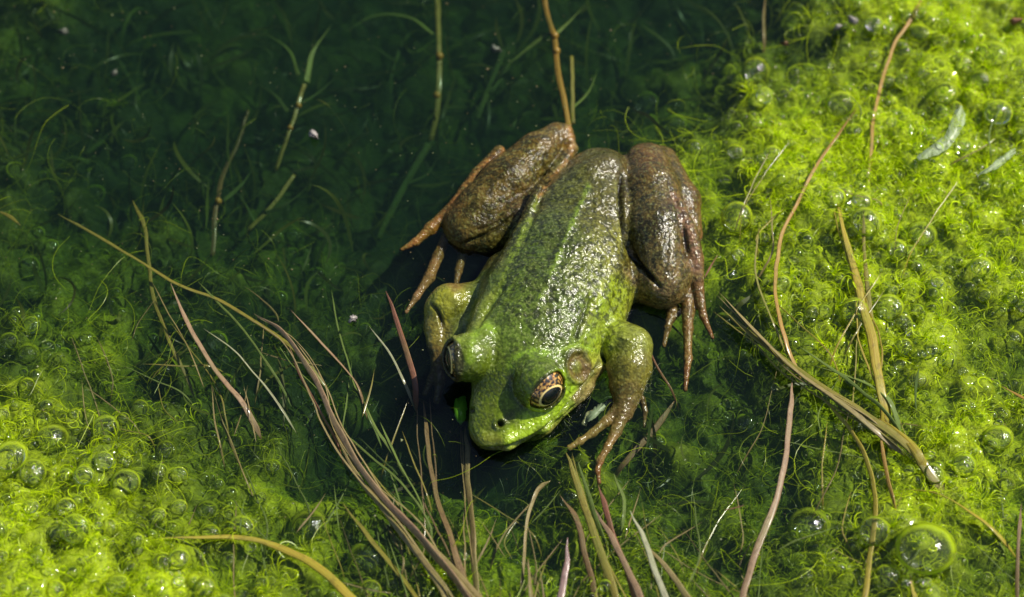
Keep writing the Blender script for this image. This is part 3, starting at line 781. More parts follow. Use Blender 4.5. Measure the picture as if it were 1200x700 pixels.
BIG = [  # traced ones, with what is beside each
 (33, 313, 16, 'clear round bubble with bright glint, alone near the left edge'),
 (102, 396, 10, 'small ringed bubble standing alone below the long reed on the left'),
 (57, 406, 9, 'small bubble just right of a larger one at the left edge'),
 (33, 413, 14, 'ringed bubble in the left edge cluster, the biggest of its row'),
 (10, 400, 12, 'bubble cut by the left edge of the photo above a yellow green patch'),
 (193, 433, 17, 'ringed bubble under the tip of the crossing reed on the left'),
 (165, 430, 9, 'small bubble touching the left of a larger ringed one'),
 (262, 450, 15, 'bubble with double glint behind the lower end of the pink blade'),
 (123, 502, 17, 'glinting bubble with ragged shine, topmost of the lower left cluster'),
 (145, 490, 7, 'tiny bubble up and right of the ragged shining bubble'),
 (122, 540, 12, 'oval bubble with dark middle in the lower left cluster'),
 (98, 557, 12, 'bubble with clear ring, left of the largest lower left bubble'),
 (147, 566, 17, 'largest clear ringed bubble in the lower left cluster'),
 (147, 541, 9, 'small bubble on top of the largest lower left bubble'),
 (78, 596, 13, 'shiny bubble in bright green slime at lower left'),
 (66, 625, 11, 'thin ringed bubble with dark middle above the bright lower left corner'),
 (88, 620, 18, 'wide faint bubble touching a small ringed one at lower left'),
 (185, 604, 10, 'small bubble in the gap right of the lower left cluster'),
 (245, 498, 8, 'small bright bubble under the thin green blade'),
 (276, 517, 9, 'bubble with dark middle below the thin green blade'),
 (320, 546, 9, 'faint bubble left of the main pink blade'),
 (342, 562, 17, 'soft ringed bubble beside the main pink blade'),
 (305, 583, 8, 'small bubble above the curved yellow reed, far from the rest'),
 (243, 598, 13, 'bubble with strong glint just above the curved yellow reed'),
 (256, 608, 8, 'lower of two small bubbles touching above the curved yellow reed'),
 (268, 603, 7, 'rightmost of the three touching bubbles above the curved yellow reed'),
 (362, 620, 24, 'very large faint bubble at the bend of the curved yellow reed'),
 (160, 633, 9, 'small bubble at the left tip of the curved yellow reed'),
 (210, 557, 10, 'bubble half sunk in green threads under the lower left dark gap'),
 (370, 325, 13, 'bubble with bright green cap in the dark weed above the blades'),
 (343, 296, 8, 'small faint bubble in the dark weed left of the frog'),
 (182, 296, 6, 'tiny glinting bubble where two reeds cross'),
 (143, 300, 6, 'tiny blue glinting bubble resting against the long reed'),
 (462, 211, 9, 'yellow ringed bubble alone in dark water above the left hind foot'),
 (792, 146, 14, 'bubble with bright ring just above the right hind knee'),
 (812, 175, 13, 'bubble touching the knee of the right hind leg'),
 (877, 50, 9, 'small bubble at the dark upper edge of the bright algae'),
 (840, 58, 8, 'clear bubble in the dark gap at the top, left of the bright algae'),
 (827, 62, 5, 'tiny bubble left of the clear one in the top dark gap'),
 (842, 72, 6, 'small bubble under the clear one in the top dark gap'),
 (1024, 28, 12, 'faint bubble beside the top of the long orange reed'),
 (1057, 53, 10, 'bubble touching the right of the long orange reed near the top'),
 (985, 122, 19, 'large bubble with ragged threads at the upper right, left of the orange reed'),
 (905, 180, 12, 'bubble in bright algae right of the frog knee'),
 (862, 178, 12, 'bubble between the frog knee and the bright algae'),
 (930, 92, 9, 'white sparkling bubble in the bright algae upper left edge'),
 (1103, 50, 12, 'bubble in the brightest algae near the top right'),
 (1130, 75, 13, 'greenish bubble at the top right above the pale dead leaf'),
 (1085, 643, 33, 'largest bubble of all, full of glints, at the lower right'),
 (948, 618, 24, 'big thready bubble with flat top between the pink stalk and the olive stem'),
 (1170, 513, 18, 'soft green bubble near the right edge below the middle'),
 (1130, 545, 15, 'bubble beside the yellow bundle of reeds at lower right'),
 (1008, 501, 10, 'bubble under the knot of crossing reeds'),
 (985, 498, 9, 'small bubble left of another under the knot of crossing reeds'),
 (820, 641, 9, 'empty ringed bubble in the dark lower water right of the frog hand'),
 (1178, 607, 8, 'small bubble by the upright brown reed at the right edge'),
 (402, 535, 9, 'ringed bubble in thin grass right of the main pink blade'),
 (450, 561, 14, 'wide thin ringed bubble in thin grass under the frog shadow'),
 (524, 563, 12, 'dark ringed bubble below the frog snout'),
 (494, 536, 7, 'small dim bubble in the shadow left of the snout'),
 (563, 583, 7, 'small bubble right of the upright tan reed'),
 (560, 572, 6, 'tiny bubble on top of another right of the upright tan reed'),
 (590, 592, 8, 'bubble in the brown weed below the snout'),
 (508, 445, 8, 'small green bubble in shadow below the far eye'),
 (540, 655, 22, 'large coiled bubble between the bottom reeds'),
 (432, 655, 24, 'large foam-like bubble right of the curved yellow reed'),
 (770, 520, 12, 'bubble in yellow green weed right of the frog fingers'),
 (1060, 408, 12, 'bubble under the thick golden reed'),
 (1075, 445, 13, 'bubble at the top of the dark spike at the right'),
 (1187, 398, 12, 'bubble against the right edge in the middle'),
 (875, 495, 14, 'glassy bubble in the dark water above the pink stalk'),
 (1150, 312, 14, 'looped ring bubble at the right, in bright coiled algae'),
 (1170, 295, 10, 'small bubble right of the looped ring bubble')]
for i, (x, y, r_, lb) in enumerate(BIG): bubble(x, y, r_, lb, 'air bubbles caught in the algae')
LM = [(33, 313, 'the lone left edge bubble'), (120, 280, 'the long slanting reed'), (180, 345, 'the crossing olive reed'), (250, 430, 'the leftmost pink blade'), (310, 450, 'the thin pale blade'),
 (370, 445, 'the thickest pink blade'), (440, 580, 'the thick pink blade middle'), (500, 650, 'the thick pink blade foot'), (470, 400, 'the red brown stalk'), (147, 566, 'the largest lower left bubble'),
 (66, 625, 'the lower left bubble rings'), (40, 500, 'the left edge shallows'), (30, 670, 'the lower left corner'), (150, 680, 'the bright lower left algae'), (220, 629, 'the curved yellow reed tip'), (330, 645, 'the curved yellow reed bend'),
 (555, 640, 'the upright tan reed'), (520, 600, 'the upright brown reed'), (618, 620, 'the bent tan blade'), (662, 665, 'the wet white stub'), (700, 620, 'the fingertip reed'), (760, 640, 'the pale forked blade'), (820, 640, 'the empty ringed bubble'),
 (919, 548, 'the pink brown stalk'), (948, 618, 'the thready big bubble'), (1022, 600, 'the yellow olive stem'), (1085, 643, 'the largest bubble'), (1146, 606, 'the arched yellow stem'), (1192, 650, 'the bottom right brown reed'), (1170, 513, 'the soft bubble at right'),
 (1040, 490, 'the knot of reeds'), (900, 400, 'the tan reed by the hind toes'), (1012, 350, 'the thick golden reed'), (910, 300, 'the curved orange reed'), (955, 195, 'the curved orange reed tip'), (1030, 112, 'the long orange reed'), (1018, 200, 'the foot of the long orange reed'),
 (1060, 20, 'the top of the long orange reed'), (1105, 160, 'the dead leaf skin'), (1170, 190, 'the white leaf shred'), (930, 92, 'the sparkling upper patch'), (860, 178, 'the bubbles by the frog knee'), (850, 250, 'the right hind leg'), (1075, 458, 'the dark spike'), (1140, 60, 'the brightest top right algae'),
 (1150, 312, 'the looped ring bubble'), (1100, 370, 'the reddish patch at right'), (1185, 400, 'the right edge bubble'), (1185, 240, 'the right edge glints'), (1175, 120, 'the top right glints'), (1100, 260, 'the coiled algae at right'), (985, 122, 'the ragged upper bubble'),
 (790, 600, 'the weed right of the fingers'), (860, 620, 'the foot of the pink brown stalk'), (400, 330, 'the dark weed above the blades'), (250, 240, 'the drooping weed'), (340, 150, 'the leafy weed'), (60, 150, 'the dim upper left'), (1130, 545, 'the yellow reed bundle'), (1130, 440, 'the plain algae right of the spike')]
def near(x, y):
    a, b, t = min(LM, key=lambda q: (q[0]-x)**2+(q[1]-y)**2); dx, dy = x-a, y-b
    far = 'just ' if math.hypot(dx, dy) < 32 else ''
    if abs(dx) > 2.2*abs(dy): d = 'right of' if dx > 0 else 'left of'
    elif abs(dy) > 2.2*abs(dx): d = 'below' if dy > 0 else 'above'
    else: d = ('below right of' if dx > 0 else 'below left of') if dy > 0 else ('above right of' if dx > 0 else 'above left of')
    return far+d+' '+t
nb_ = 0; occ = [(b[0], b[1], b[2]) for b in BIG]
while nb_ < 215:
    x, y = random.uniform(-10, 1210), random.uniform(-10, 710)
    l = float(level(np.array([x]), np.array([y]))[0])
    if random.random() > max(0, l-.08)**1.2*1.1: continue
    if 470 < x < 840 and 130 < y < 570: continue
    r_ = min(20, 5.5+random.expovariate(1/4.2))
    if any((x-a)**2+(y-b)**2 < (.75*(r_+c))**2 for a, b, c in occ): continue
    occ.append((x, y, r_))
    size = 'tiny' if r_ < 7.5 else 'small' if r_ < 11 else 'broad'
    g = near(x, y)
    bubble(x, y, r_, '%s green rimmed bubble %s' % (size, g), '%s bubbles %s' % (size, g)); nb_ += 1
# froth: uncountable pin-head bubbles
ov, of = sphere(7, 5); ov = np.array(ov); n = 5200
SPARK = np.array([W(x, y, 0)[:2] for x, y in ((925, 92), (935, 70), (1085, 140), (1098, 196), (1168, 120), (1185, 105), (1075, 215), (1085, 645), (430, 655), (1072, 295), (985, 120))])
q, L = scatter(n, lambda L, q: np.clip((L-.1), 0.02, 1)**1.3*(.15+.35*(vnoise(q, 1.7, 90) > -.1))+.9*np.exp(-(((q[:, None]-SPARK[None])**2).sum(2).min(1))/.05))
z = mat_z(q, L, True)+rng.uniform(.01, .06, n); rr = rng.uniform(.010, .032, n)
V = (ov[None]*rr[:, None, None]+np.c_[q, z][:, None]).reshape(-1, 3)
F = []
tri = [f if len(f) == 4 else (f[0], f[1], f[2]) for f in of]
q4 = np.array([f for f in of if len(f) == 4]); q3 = np.array([f for f in of if len(f) == 3])
q3 = np.c_[q3, q3[:, 2]]
off = (np.arange(n)*len(ov))[:, None, None]
T3 = np.vstack([q4[:, [0, 1, 2]], q4[:, [0, 2, 3]], q3[:, [0, 1, 2]]])
froth = mesh_obj('froth', V, (T3[None]+off).reshape(-1, 3), BUB)
froth.color = (.50, .70, .04, 1)
tag(froth, 'pin-head air bubbles sprinkled through the algae', 'froth', kind='stuff')

ov2, of2 = sphere(14, 9); ov2 = np.array(ov2); n = 1700
q, L = scatter(n, lambda L, q: np.clip(L-.15, 0, 1)*(.25+.75*(vnoise(q, 1.4, 93) > 0)))
z = mat_z(q, L, True); rr = .030+.065*rng.random(n)**2
V = (ov2[None]*rr[:, None, None]+np.c_[q, z+rr*.4][:, None]).reshape(-1, 3)
a4 = np.array([f for f in of2 if len(f) == 4]); a3 = np.array([f for f in of2 if len(f) == 3])
T3 = np.vstack([a4[:, [0, 1, 2]], a4[:, [0, 2, 3]], a3]); off = (np.arange(n)*len(ov2))[:, None, None]
foam = mesh_obj('bubble_foam', V, (T3[None]+off).reshape(-1, 3), BUB); foam.color = (.52, .74, .04, 1)
tag(foam, 'crowded little gas bubbles swelling through the bright algae', 'foam', kind='stuff')

# ------------------------------------------------------------------ reeds, stems, blades
def stem_mat(name, ca, cb, rough=.42, wet_=.5):
    m = NT(name); tc = m.n('ShaderNodeAttribute', {'attribute_name': 'along'}).outputs['Vector']
    n = m.n('ShaderNodeTexNoise', Vector=m.n('ShaderNodeMapping', Vector=tc, Scale=(.7, 9.0, 1.0)).outputs[0], Scale=2.4, Detail=5.0, Roughness=.65).outputs['Fac']
    n2 = m.n('ShaderNodeTexNoise', Vector=m.n('ShaderNodeMapping', Vector=tc, Scale=(14.0, 5.0, 1.0)).outputs[0], Scale=1.0, Detail=3.0).outputs['Fac']
    c = m.mix(m.ramp(n, [(.35, 0.0), (.65, 1.0)]), (*ca, 1), (*cb, 1))
    n4 = m.n('ShaderNodeTexNoise', Vector=m.n('ShaderNodeMapping', Vector=tc, Scale=(1.1, .0, 1.0)).outputs[0], Scale=1.0, Detail=2.0).outputs['Fac']
    c = m.mix(m.math('MULTIPLY', m.ramp(n4, [(.50, 0.0), (.66, 1.0)]), .35), c, (.16, .22, .03, 1))
    c = m.mix(m.ramp(n2, [(.52, 0.0), (.64, .55)]), c, m.mix(.6, c, (.05, .025, .01)))
    b = m.n('ShaderNodeBump', Strength=.5, Distance=.02, Height=n).outputs[0]
    p = m.n('ShaderNodeBsdfPrincipled', Base_Color=c, Roughness=rough, Normal=b); p.inputs['Coat Weight'].default_value = wet_; p.inputs['Coat Roughness'].default_value = .15
    t = m.n('ShaderNodeBsdfTranslucent', Color=c); x = m.n('ShaderNodeMixShader', i0=.25, i1=p.outputs[0], i2=t.outputs[0])
    return m.done(x.outputs[0])
SM = {'pink': stem_mat('dead_blade_pink', (.33, .18, .10), (.40, .29, .14)), 'tan': stem_mat('dead_blade_tan', (.36, .27, .12), (.30, .24, .06)),
      'pale': stem_mat('pale_blade', (.48, .46, .30), (.30, .32, .14)), 'green': stem_mat('green_blade', (.12, .20, .03), (.20, .27, .04), .6, 0.1),
      'olive': stem_mat('olive_stem', (.24, .25, .03), (.34, .26, .04)), 'yellow': stem_mat('yellow_stem', (.50, .46, .03), (.42, .28, .03)),
      'orange': stem_mat('orange_stem', (.48, .22, .03), (.42, .30, .04)), 'red': stem_mat('red_brown_blade', (.34, .11, .06), (.26, .13, .06)),
      'brown': stem_mat('brown_stem', (.22, .12, .05), (.28, .20, .07)), 'gloss': stem_mat('wet_white_blade', (.55, .42, .40), (.40, .20, .12), .15, 1.0),
      'dark': stem_mat('dark_weed', (.05, .10, .02), (.09, .14, .02), .9, 0.0), 'ghost': stem_mat('rotten_leaf_skin', (.42, .55, .30), (.5, .62, .38))}
def skin_mat():
    q = NT('see_through_leaf_skin'); tc = q.n('ShaderNodeAttribute', {'attribute_name': 'along'}).outputs['Vector']
    n = q.n('ShaderNodeTexNoise', Vector=tc, Scale=16.0, Detail=5.0, Roughness=.7).outputs['Fac']
    p = q.n('ShaderNodeBsdfPrincipled', Base_Color=(.50, .60, .34, 1), Roughness=.35); t = q.n('ShaderNodeBsdfTransparent')
    return q.done(q.n('ShaderNodeMixShader', i0=q.ramp(n, [(.38, .08), (.62, .75)]), i1=t.outputs[0], i2=p.outputs[0]).outputs[0])
SM['ghost'] = skin_mat()
def tube(name, pts, w0, w1, mat, parent=None, flat=.34, tip=True, seg=None, sides=8, ridge=.75):
    """pts rows px, py, z: a tapered, slightly flattened stalk along them; w in photograph px"""
    C = np.array([W(*p) for p in pts]); tw = rng.uniform(-1, 1); L_ = np.linalg.norm(np.diff(C, axis=0), axis=1).sum()
    k = seg or int(np.clip(L_*22, 10, 110)); P = catmull(C, k)
    if parent is None and pts[-1][1] < 680 and L_ > .8: P[:, 2] -= .22*np.clip(np.linspace(-2.2, 1, k), 0, 1)**2
    s = np.linspace(0, 1, k)
    T = np.gradient(P, axis=0); T /= np.linalg.norm(T, axis=1, keepdims=True)
    S = np.cross(T, UP); S /= np.linalg.norm(S, axis=1, keepdims=True)+1e-9; N_ = np.cross(S, T)
    w = (w0+(w1-w0)*s)/200*.86*(1+.16*vnoise(np.c_[s*L_*3+w0, s*0+len(pts)], 1.0, 5)+.07*vnoise(np.c_[s*L_*11+w0, s*0+len(pts)], 1.0, 6))
    if tip: w = w*np.clip(np.minimum(1, .12+(s*L_)/(w1/100*3.5+.12)), .1, 1)
    an = tw*.8+.7*vnoise(np.c_[s*L_*.7, s*0+w1*3], 1, 12); S, N_ = S*np.cos(an)[:, None]+N_*np.sin(an)[:, None], N_*np.cos(an)[:, None]-S*np.sin(an)[:, None]
    if parent is None and pts[-1][1] < 680: w = w*np.clip((1-s)*L_/.16+.15, 0, 1)
    P = P+S*(vnoise(np.c_[s*L_*2.2, s*0+w1], 1, 8)*.022+vnoise(np.c_[s*L_*6, s*0+w0], 1, 9)*.008)[:, None]
    V = []; A = []
    for i in range(k):
        for j in range(sides):
            th = 2*math.pi*j/sides; g = 1-ridge*(abs(math.cos(th)) < .3 and math.sin(th) > 0)
            V.append(P[i]+S[i]*math.cos(th)*w[i]+N_[i]*math.sin(th)*w[i]*flat*g); A.append((s[i]*L_, j/sides, w0))
    F = [(i*sides+j, (i+1)*sides+j, (i+1)*sides+(j+1) % sides, i*sides+(j+1) % sides) for i in range(k-1) for j in range(sides)]
    F += [tuple(range(sides)), tuple(reversed(range((k-1)*sides, k*sides)))]
    org = C[0] if parent is None else np.array(parent.location)
    o = mesh_obj(name, np.array(V)-org, F, mat, parent, True, {'along': np.array(A, dtype=np.float32)})
    if parent is None: o.location = org
    return o
def S_(name, pts, w0, w1, mk, label, cat='reed', z=None, **kw):
    if z is not None and pts[0][0] > 835 and 'crossing' not in label: z = (z[0]+(.13 if pts[0][1] < 420 else .05), z[1]+(.12 if pts[-1][1] < 600 else .04))
    if z is not None: pts = [(p[0], p[1], z[0]+(z[1]-z[0])*i/(len(pts)-1)) for i, p in enumerate(pts)]
    return tag(tube(name, pts, w0, w1, SM[mk], **kw), label, cat)
REEDS = [
 ('reed', [(68, 250), (130, 285), (200, 328), (270, 360), (340, 405), (385, 445)], 3.5, 7, 'olive', 'long olive and orange reed slanting down from the upper left over the weed', (-.12, .02)),
 ('reed', [(155, 235), (172, 280), (180, 345), (200, 400), (226, 456)], 6, 5, 'olive', 'dull olive reed passing under the long slanting one at left', (-.30, -.12)),
 ('dead_blade', [(200, 332), (222, 382), (252, 432), (280, 468), (306, 503)], 5, 10, 'pink', 'pinkish dead blade hanging from the slanting reed, the leftmost pink one', (.06, .0)),
 ('dead_blade', [(238, 385), (275, 412), (305, 445), (347, 497)], 3, 5, 'pale', 'thin pale blade right of the leftmost pink blade', (.03, .0)),
 ('grass_blade', [(232, 330), (270, 370), (310, 420), (342, 468)], 2.5, 3.5, 'green', 'thin green blade running beside the slanting reed', (-.05, -.02)),
 ('dead_blade', [(297, 368), (335, 393), (370, 445), (395, 500), (430, 560), (480, 615), (530, 675), (560, 720)], 5, 14, 'pink', 'longest and thickest pink dead blade sweeping to the bottom edge', (.10, .16)),
 ('dead_blade', [(392, 510), (430, 572), (470, 625), (512, 680), (530, 715)], 5, 11, 'tan', 'tan blade pressed against the left flank of the thickest pink blade', (.02, .10)),
 ('dead_blade', [(420, 560), (470, 606), (520, 655), (560, 700), (570, 715)], 4, 10, 'tan', 'tan blade pressed against the right flank of the thickest pink blade', (.03, .12)),
 ('dead_blade', [(338, 405), (355, 445), (385, 500), (402, 535)], 3.5, 6, 'red', 'rusty thin blade just left of the thickest pink blade', (.02, .04)),
 ('dead_blade', [(342, 363), (380, 405), (415, 445), (430, 480)], 3, 7, 'pink', 'short pink blade right of the thickest one, with orange marks', (.02, .0)),
 ('grass_blade', [(424, 465), (440, 500), (460, 530), (480, 560)], 3, 6, 'green', 'green blade carrying on below the short pink blade', (-.02, -.04)),
 ('grass_blade', [(388, 340), (400, 400), (420, 460), (448, 515)], 2, 3.5, 'green', 'thin upright green blade left of the red brown stalk', (-.12, -.04)),
 ('dead_blade', [(453, 341), (470, 390), (485, 440), (487, 473)], 8, 8, 'red', 'red brown stalk standing alone left of the frog arm', (.06, -.03)),
 ('dead_blade', [(432, 383), (458, 418), (486, 470)], 2, 4.5, 'pale', 'pale needle blade touching the foot of the red brown stalk', (.03, -.02)),
 ('grass_blade', [(400, 505), (440, 538), (480, 578), (506, 618), (503, 655)], 3, 3, 'green', 'hooked thin green blade left of the bottom reeds', (.0, -.02)),
 ('grass_blade', [(445, 495), (470, 545), (492, 588), (507, 625)], 4, 3, 'green', 'green blade joining the hooked one from above', (-.02, -.04)),
 ('grass_blade', [(455, 548), (470, 590), (476, 640)], 2.5, 3, 'green', 'short thin green blade inside the fork of the hooked blades', (-.06, -.06)),
 ('dead_blade', [(497, 470), (503, 530), (514, 590), (535, 650), (556, 715)], 6, 10, 'brown', 'brown upright reed coming out of the frog shadow, left of the tan one', (-.2, .06)),
 ('dead_blade', [(545, 500), (549, 560), (555, 630), (558, 712)], 7, 9, 'tan', 'straight tan upright reed below the frog snout', (-.18, .06)),
 ('reed', [(180, 630), (230, 629), (290, 631), (335, 645), (382, 672), (422, 712)], 3.5, 13, 'yellow', 'curved yellow reed thickening towards the bottom left corner of the bubbles', (.02, .08)),
 ('reed', [(400, 590), (440, 640), (480, 690), (500, 715)], 7, 12, 'olive', 'broad olive reed left of the bottom sheaf', (-.10, -.02)),
 ('dead_blade', [(645, 563), (628, 575), (618, 620), (612, 690)], 6, 5, 'tan', 'tan blade with bent tip in the weed below the frog mouth', (.03, -.03)),
 ('dead_blade', [(619, 655), (624, 715)], 9, 10, 'brown', 'cut brown stub at the bottom edge, left of the glossy one', (.08, .04)),
 ('grass_blade', [(664, 530), (678, 570), (694, 620), (722, 705)], 8, 10, 'olive', 'yellow green reed starting at the frog fingertip', (.0, .04)),
 ('grass_blade', [(676, 540), (690, 580), (705, 625), (725, 660)], 5, 6, 'green', 'thin green reed beside the one at the fingertip', (-.08, -.04)),
 ('dead_blade', [(657, 580), (676, 612), (690, 660), (700, 712)], 6, 9, 'brown', 'brown blade slanting between the glossy stub and the fingertip reed', (-.03, .0)),
 ('dead_blade', [(702, 568), (710, 600), (728, 648), (748, 712)], 6, 9, 'red', 'deep red blade hanging below the long finger', (.02, .03)),
 ('dead_blade', [(697, 597), (720, 635), (742, 680), (756, 715)], 7, 10, 'pink', 'pinkish blade crossing the deep red one', (.10, .06)),
 ('dead_blade', [(738, 598), (760, 645), (785, 712)], 7, 9, 'pale', 'pale grey green blade right of the deep red one', (.10, .05)),
 ('dead_blade', [(752, 632), (785, 672), (818, 712)], 6, 9, 'tan', 'tan blade forking right from the pale grey green one', (.06, .05)),
 ('grass_blade', [(718, 555), (730, 590), (727, 635)], 7, 5, 'green', 'short green blade between the long finger and the pale blade', (.0, -.06)),
 ('dead_blade', [(665, 630), (664, 662), (657, 706)], 7, 10, 'gloss', 'wet shining pinkish white stub at the bottom edge', (.14, .08)),
 ('stalk', [(929, 442), (926, 492), (919, 548), (906, 594), (886, 650), (868, 708)], 7, 10, 'pink', 'long pink brown stalk bending down to the bottom, right of the frog', (.08, .10)),
 ('stalk', [(1082, -5), (1050, 52), (1030, 112), (1020, 180), (1015, 262)], 6, 5, 'orange', 'long straight orange reed crossing the bright algae from the top', (.10, .08)),
 ('stalk', [(1004, 128), (962, 188), (936, 235), (913, 288), (908, 340), (920, 396), (941, 432)], 4, 7, 'orange', 'curved orange reed bowing around the bright algae right of the frog', (.06, .10)),
 ('grass_blade', [(890, 262), (885, 320), (900, 365), (922, 403)], 2.5, 4, 'olive', 'thin olive blade left of the curved orange reed', (.04, .06)),
 ('stalk', [(978, 228), (995, 290), (1010, 350), (1022, 402), (1034, 462), (1042, 492)], 8, 17, 'yellow', 'thick golden reed leading down into the knot of reeds', (.02, .08)),
 ('stalk', [(1012, 240), (1014, 300), (1020, 370), (1030, 430)], 4, 8, 'olive', 'olive blade behind the thick golden reed', (.0, .02)),
 ('stalk', [(846, 346), (890, 393), (940, 440), (1000, 482), (1062, 522)], 5, 10, 'tan', 'tan reed from beside the hind toes down to the knot', (.08, .10)),
 ('stalk', [(843, 360), (880, 392), (930, 430), (990, 472), (1065, 524), (1112, 572)], 4, 15, 'olive', 'broad olive reed below the tan one, fading out past the knot', (.03, .04)),
 ('grass_blade', [(935, 405), (1000, 450), (1062, 505)], 3, 6, 'green', 'green blade above the tan reed near the knot', (.06, .08)),
 ('stalk', [(940, 425), (990, 440), (1035, 460), (1060, 500)], 6, 9, 'green', 'wide green blade arching over the knot', (.04, .06)),
 ('stalk', [(1030, 490), (1062, 516), (1092, 552)], 8, 14, 'yellow', 'yellow broken reed end in the knot', (.08, .04)),
 ('stalk', [(960, 462), (998, 505), (1018, 545), (1025, 590), (1021, 650), (1010, 712)], 5, 8, 'yellow', 'yellow olive stem curving from the knot to the bottom edge', (.02, .02)),
 ('stalk', [(1030, 503), (1040, 558), (1054, 612)], 5, 6, 'orange', 'orange brown stem pointing down at the largest bubble', (.06, .02)),
 ('stalk', [(1066, 672), (1075, 712)], 7, 8, 'yellow', 'short yellow stem under the largest bubble', (.0, .0)),
 ('stalk', [(1055, 573), (1100, 579), (1146, 606), (1196, 645)], 4, 9, 'yellow', 'arched yellow stem at the lower right', (.06, .02)),
 ('stalk', [(1196, 590), (1194, 640), (1190, 712)], 4, 6, 'brown', 'upright brown reed at the bottom right edge', (.06, .06)),
 ('stalk', [(1173, 453), (1206, 470)], 5, 6, 'orange', 'short orange stick at the right edge', (.06, .04)),
 ('stalk', [(-8, 246), (8, 252), (24, 264)], 6, 6, 'olive', 'stub of olive reed at the left edge', (-.2, -.15)),
 ('stalk', [(848, 599), (872, 592)], 4, 3, 'red', 'tiny red brown twig in the dark water left of the pink stalk', (.02, .02)),
 ('stalk', [(841, 298), (832, 312), (824, 326)], 3, 5, 'red', 'short red sliver beside the right hind foot', (.06, .0)),
 ('stalk', [(757, 402), (772, 432), (796, 470)], 2.5, 3.5, 'red', 'thin red twig slanting from the right elbow', (.12, .0)),
 ('stalk', [(897, -8), (895, 28), (897, 64)], 9, 6, 'brown', 'dull brown stem at the top edge, left of the bright algae', (-.2, -.3)),
 ('stalk', [(790, 470), (770, 500), (735, 540), (715, 560)], 10, 6, 'brown', 'blurred brown stem under the frog fingers', (-.2, -.35)),
 ('grass_blade', [(1078, 432), (1073, 458), (1074, 484)], 6, 2, 'dark', 'dark pointed spike hanging from a bubble at right', (.08, .08)),
]
for name, pts, w0, w1, mk, lb, zz in REEDS:
    S_(name, pts, w0, w1, mk, lb, {'reed': 'reed', 'dead_blade': 'blade', 'grass_blade': 'grass', 'stalk': 'stem'}[name], zz)
for base, n_, mk, lb in ((5, 3, 'tan', 'thin straw strand clinging to the thickest pink blade as it sweeps down'), (38, 3, 'tan', 'thin straw strand in the bundle of reeds running to the knot'), (39, 3, 'olive', 'thin olive strand in the bundle of reeds running to the knot'),
                         (36, 2, 'yellow', 'thin golden strand beside the thick golden reed'), (23, 2, 'olive', 'thin strand beside the fingertip reed'), (18, 2, 'tan', 'thin strand along the straight tan upright reed'), (17, 2, 'brown', 'thin brown strand along the brown upright reed')):
    nm, pts, w0, w1, _, _, zz = REEDS[base]
    for q_ in range(n_):
        a = random.uniform(-1, 1); dx = random.choice([-1, 1])*random.uniform(3, 8); p0 = int(len(pts)*random.choice([0, .2])) 
        pp = [(x+dx+random.uniform(-2.5, 2.5)*(1+i), y+a*6) for i, (x, y) in enumerate(pts[p0:])]
        o = S_('straw_strand', pp, 1.6, random.uniform(2.4, 4), mk, lb, 'strand', (zz[0]-.02, zz[1]-.02)); o['group'] = lb+'s' if n_ > 1 else lb
# water weeds with side leaves in the dark water behind
def weed(label, stem, w, mk, leaves, nodes=()):
    root = bpy.data.objects.new('water_weed', None); COL.objects.link(root); root.empty_display_size = .2
    root.location = W(*stem[-1]); tag(root, label, 'water plant')
    tube('stem', stem, w, w, SM[mk], root, .9, tip=False)
    for pts, wa in leaves: tube('leaf', pts[::-1], 1.5, wa, SM['green'] if pts[0][2] > -.5 else SM['dark'], root, .25)
    for x, y, z in nodes:
        o = mesh_obj('node', np.array(sv)*np.array([w*.0062, w*.0062, w*.0075])+W(x, y, z)-np.array(root.location), sf, SM['orange'], root)
    return root
weed('tall jointed stem rising at the top, left of the frog, with an arched leaf', [(512, -8, -0.49), (515, 40, -0.49), (515, 68, -0.52), (513, 112, -0.62), (506, 165, -0.87)], 8, 'olive',
     [([(508, 40, -0.49), (480, 20, -0.56), (440, 18, -0.68), (402, 38, -0.81)], 7), ([(506, 165, -0.87), (480, 195, -0.93), (458, 232, -0.99)], 10)], [(515, 66, -0.49), (512, 112, -0.62)])
weed('thick jointed orange stem touching the raised left knee', [(636, -8, -.15), (643, 20, -.15), (650, 45, -.15), (655, 95, -.12), (669, 152, -.1)], 8, 'orange',
     [([(652, 40, -.18), (668, 25, -.2), (690, 2, -.25)], 7), ([(648, 36, -.2), (620, 55, -.35), (585, 85, -.5)], 8)], [(650, 42, -.13), (652, 60, -.13)])
weed('straight thin olive stem right of the orange jointed one', [(670, 66, -.2), (671, 105, -.2), (672, 145, -.2)], 6, 'olive', [([(672, 128, -.22), (690, 105, -.3), (700, 80, -.4)], 5)])
weed('leafy weed with two orange joints in the dark water upper left', [(357, 99, -0.44), (352, 113, -0.49), (346, 135, -0.52), (336, 165, -0.56), (322, 200, -0.68)], 6, 'olive',
     [([(358, 96, -0.43), (366, 62, -0.40), (388, 28, -0.37)], 12), ([(350, 88, -0.49), (338, 58, -0.56), (308, 38, -0.68)], 6), ([(338, 130, -0.56), (318, 108, -0.62), (285, 92, -0.74)], 7), ([(346, 125, -0.56), (372, 108, -0.62), (395, 88, -0.74)], 5)],
     [(350, 124, -0.49), (340, 150, -0.53)])
weed('drooping weed with orange foot left of the leafy one', [(290, 130, -0.74), (278, 170, -0.81), (262, 205, -0.74), (255, 238, -0.56), (247, 300, -0.68)], 7, 'brown',
     [([(255, 238, -0.56), (240, 260, -0.68), (228, 275, -0.74)], 9), ([(245, 212, -0.62), (215, 190, -0.68), (193, 172, -0.68)], 5), ([(262, 236, -0.62), (285, 215, -0.68), (300, 190, -0.74)], 8)], [(256, 236, -0.53)])
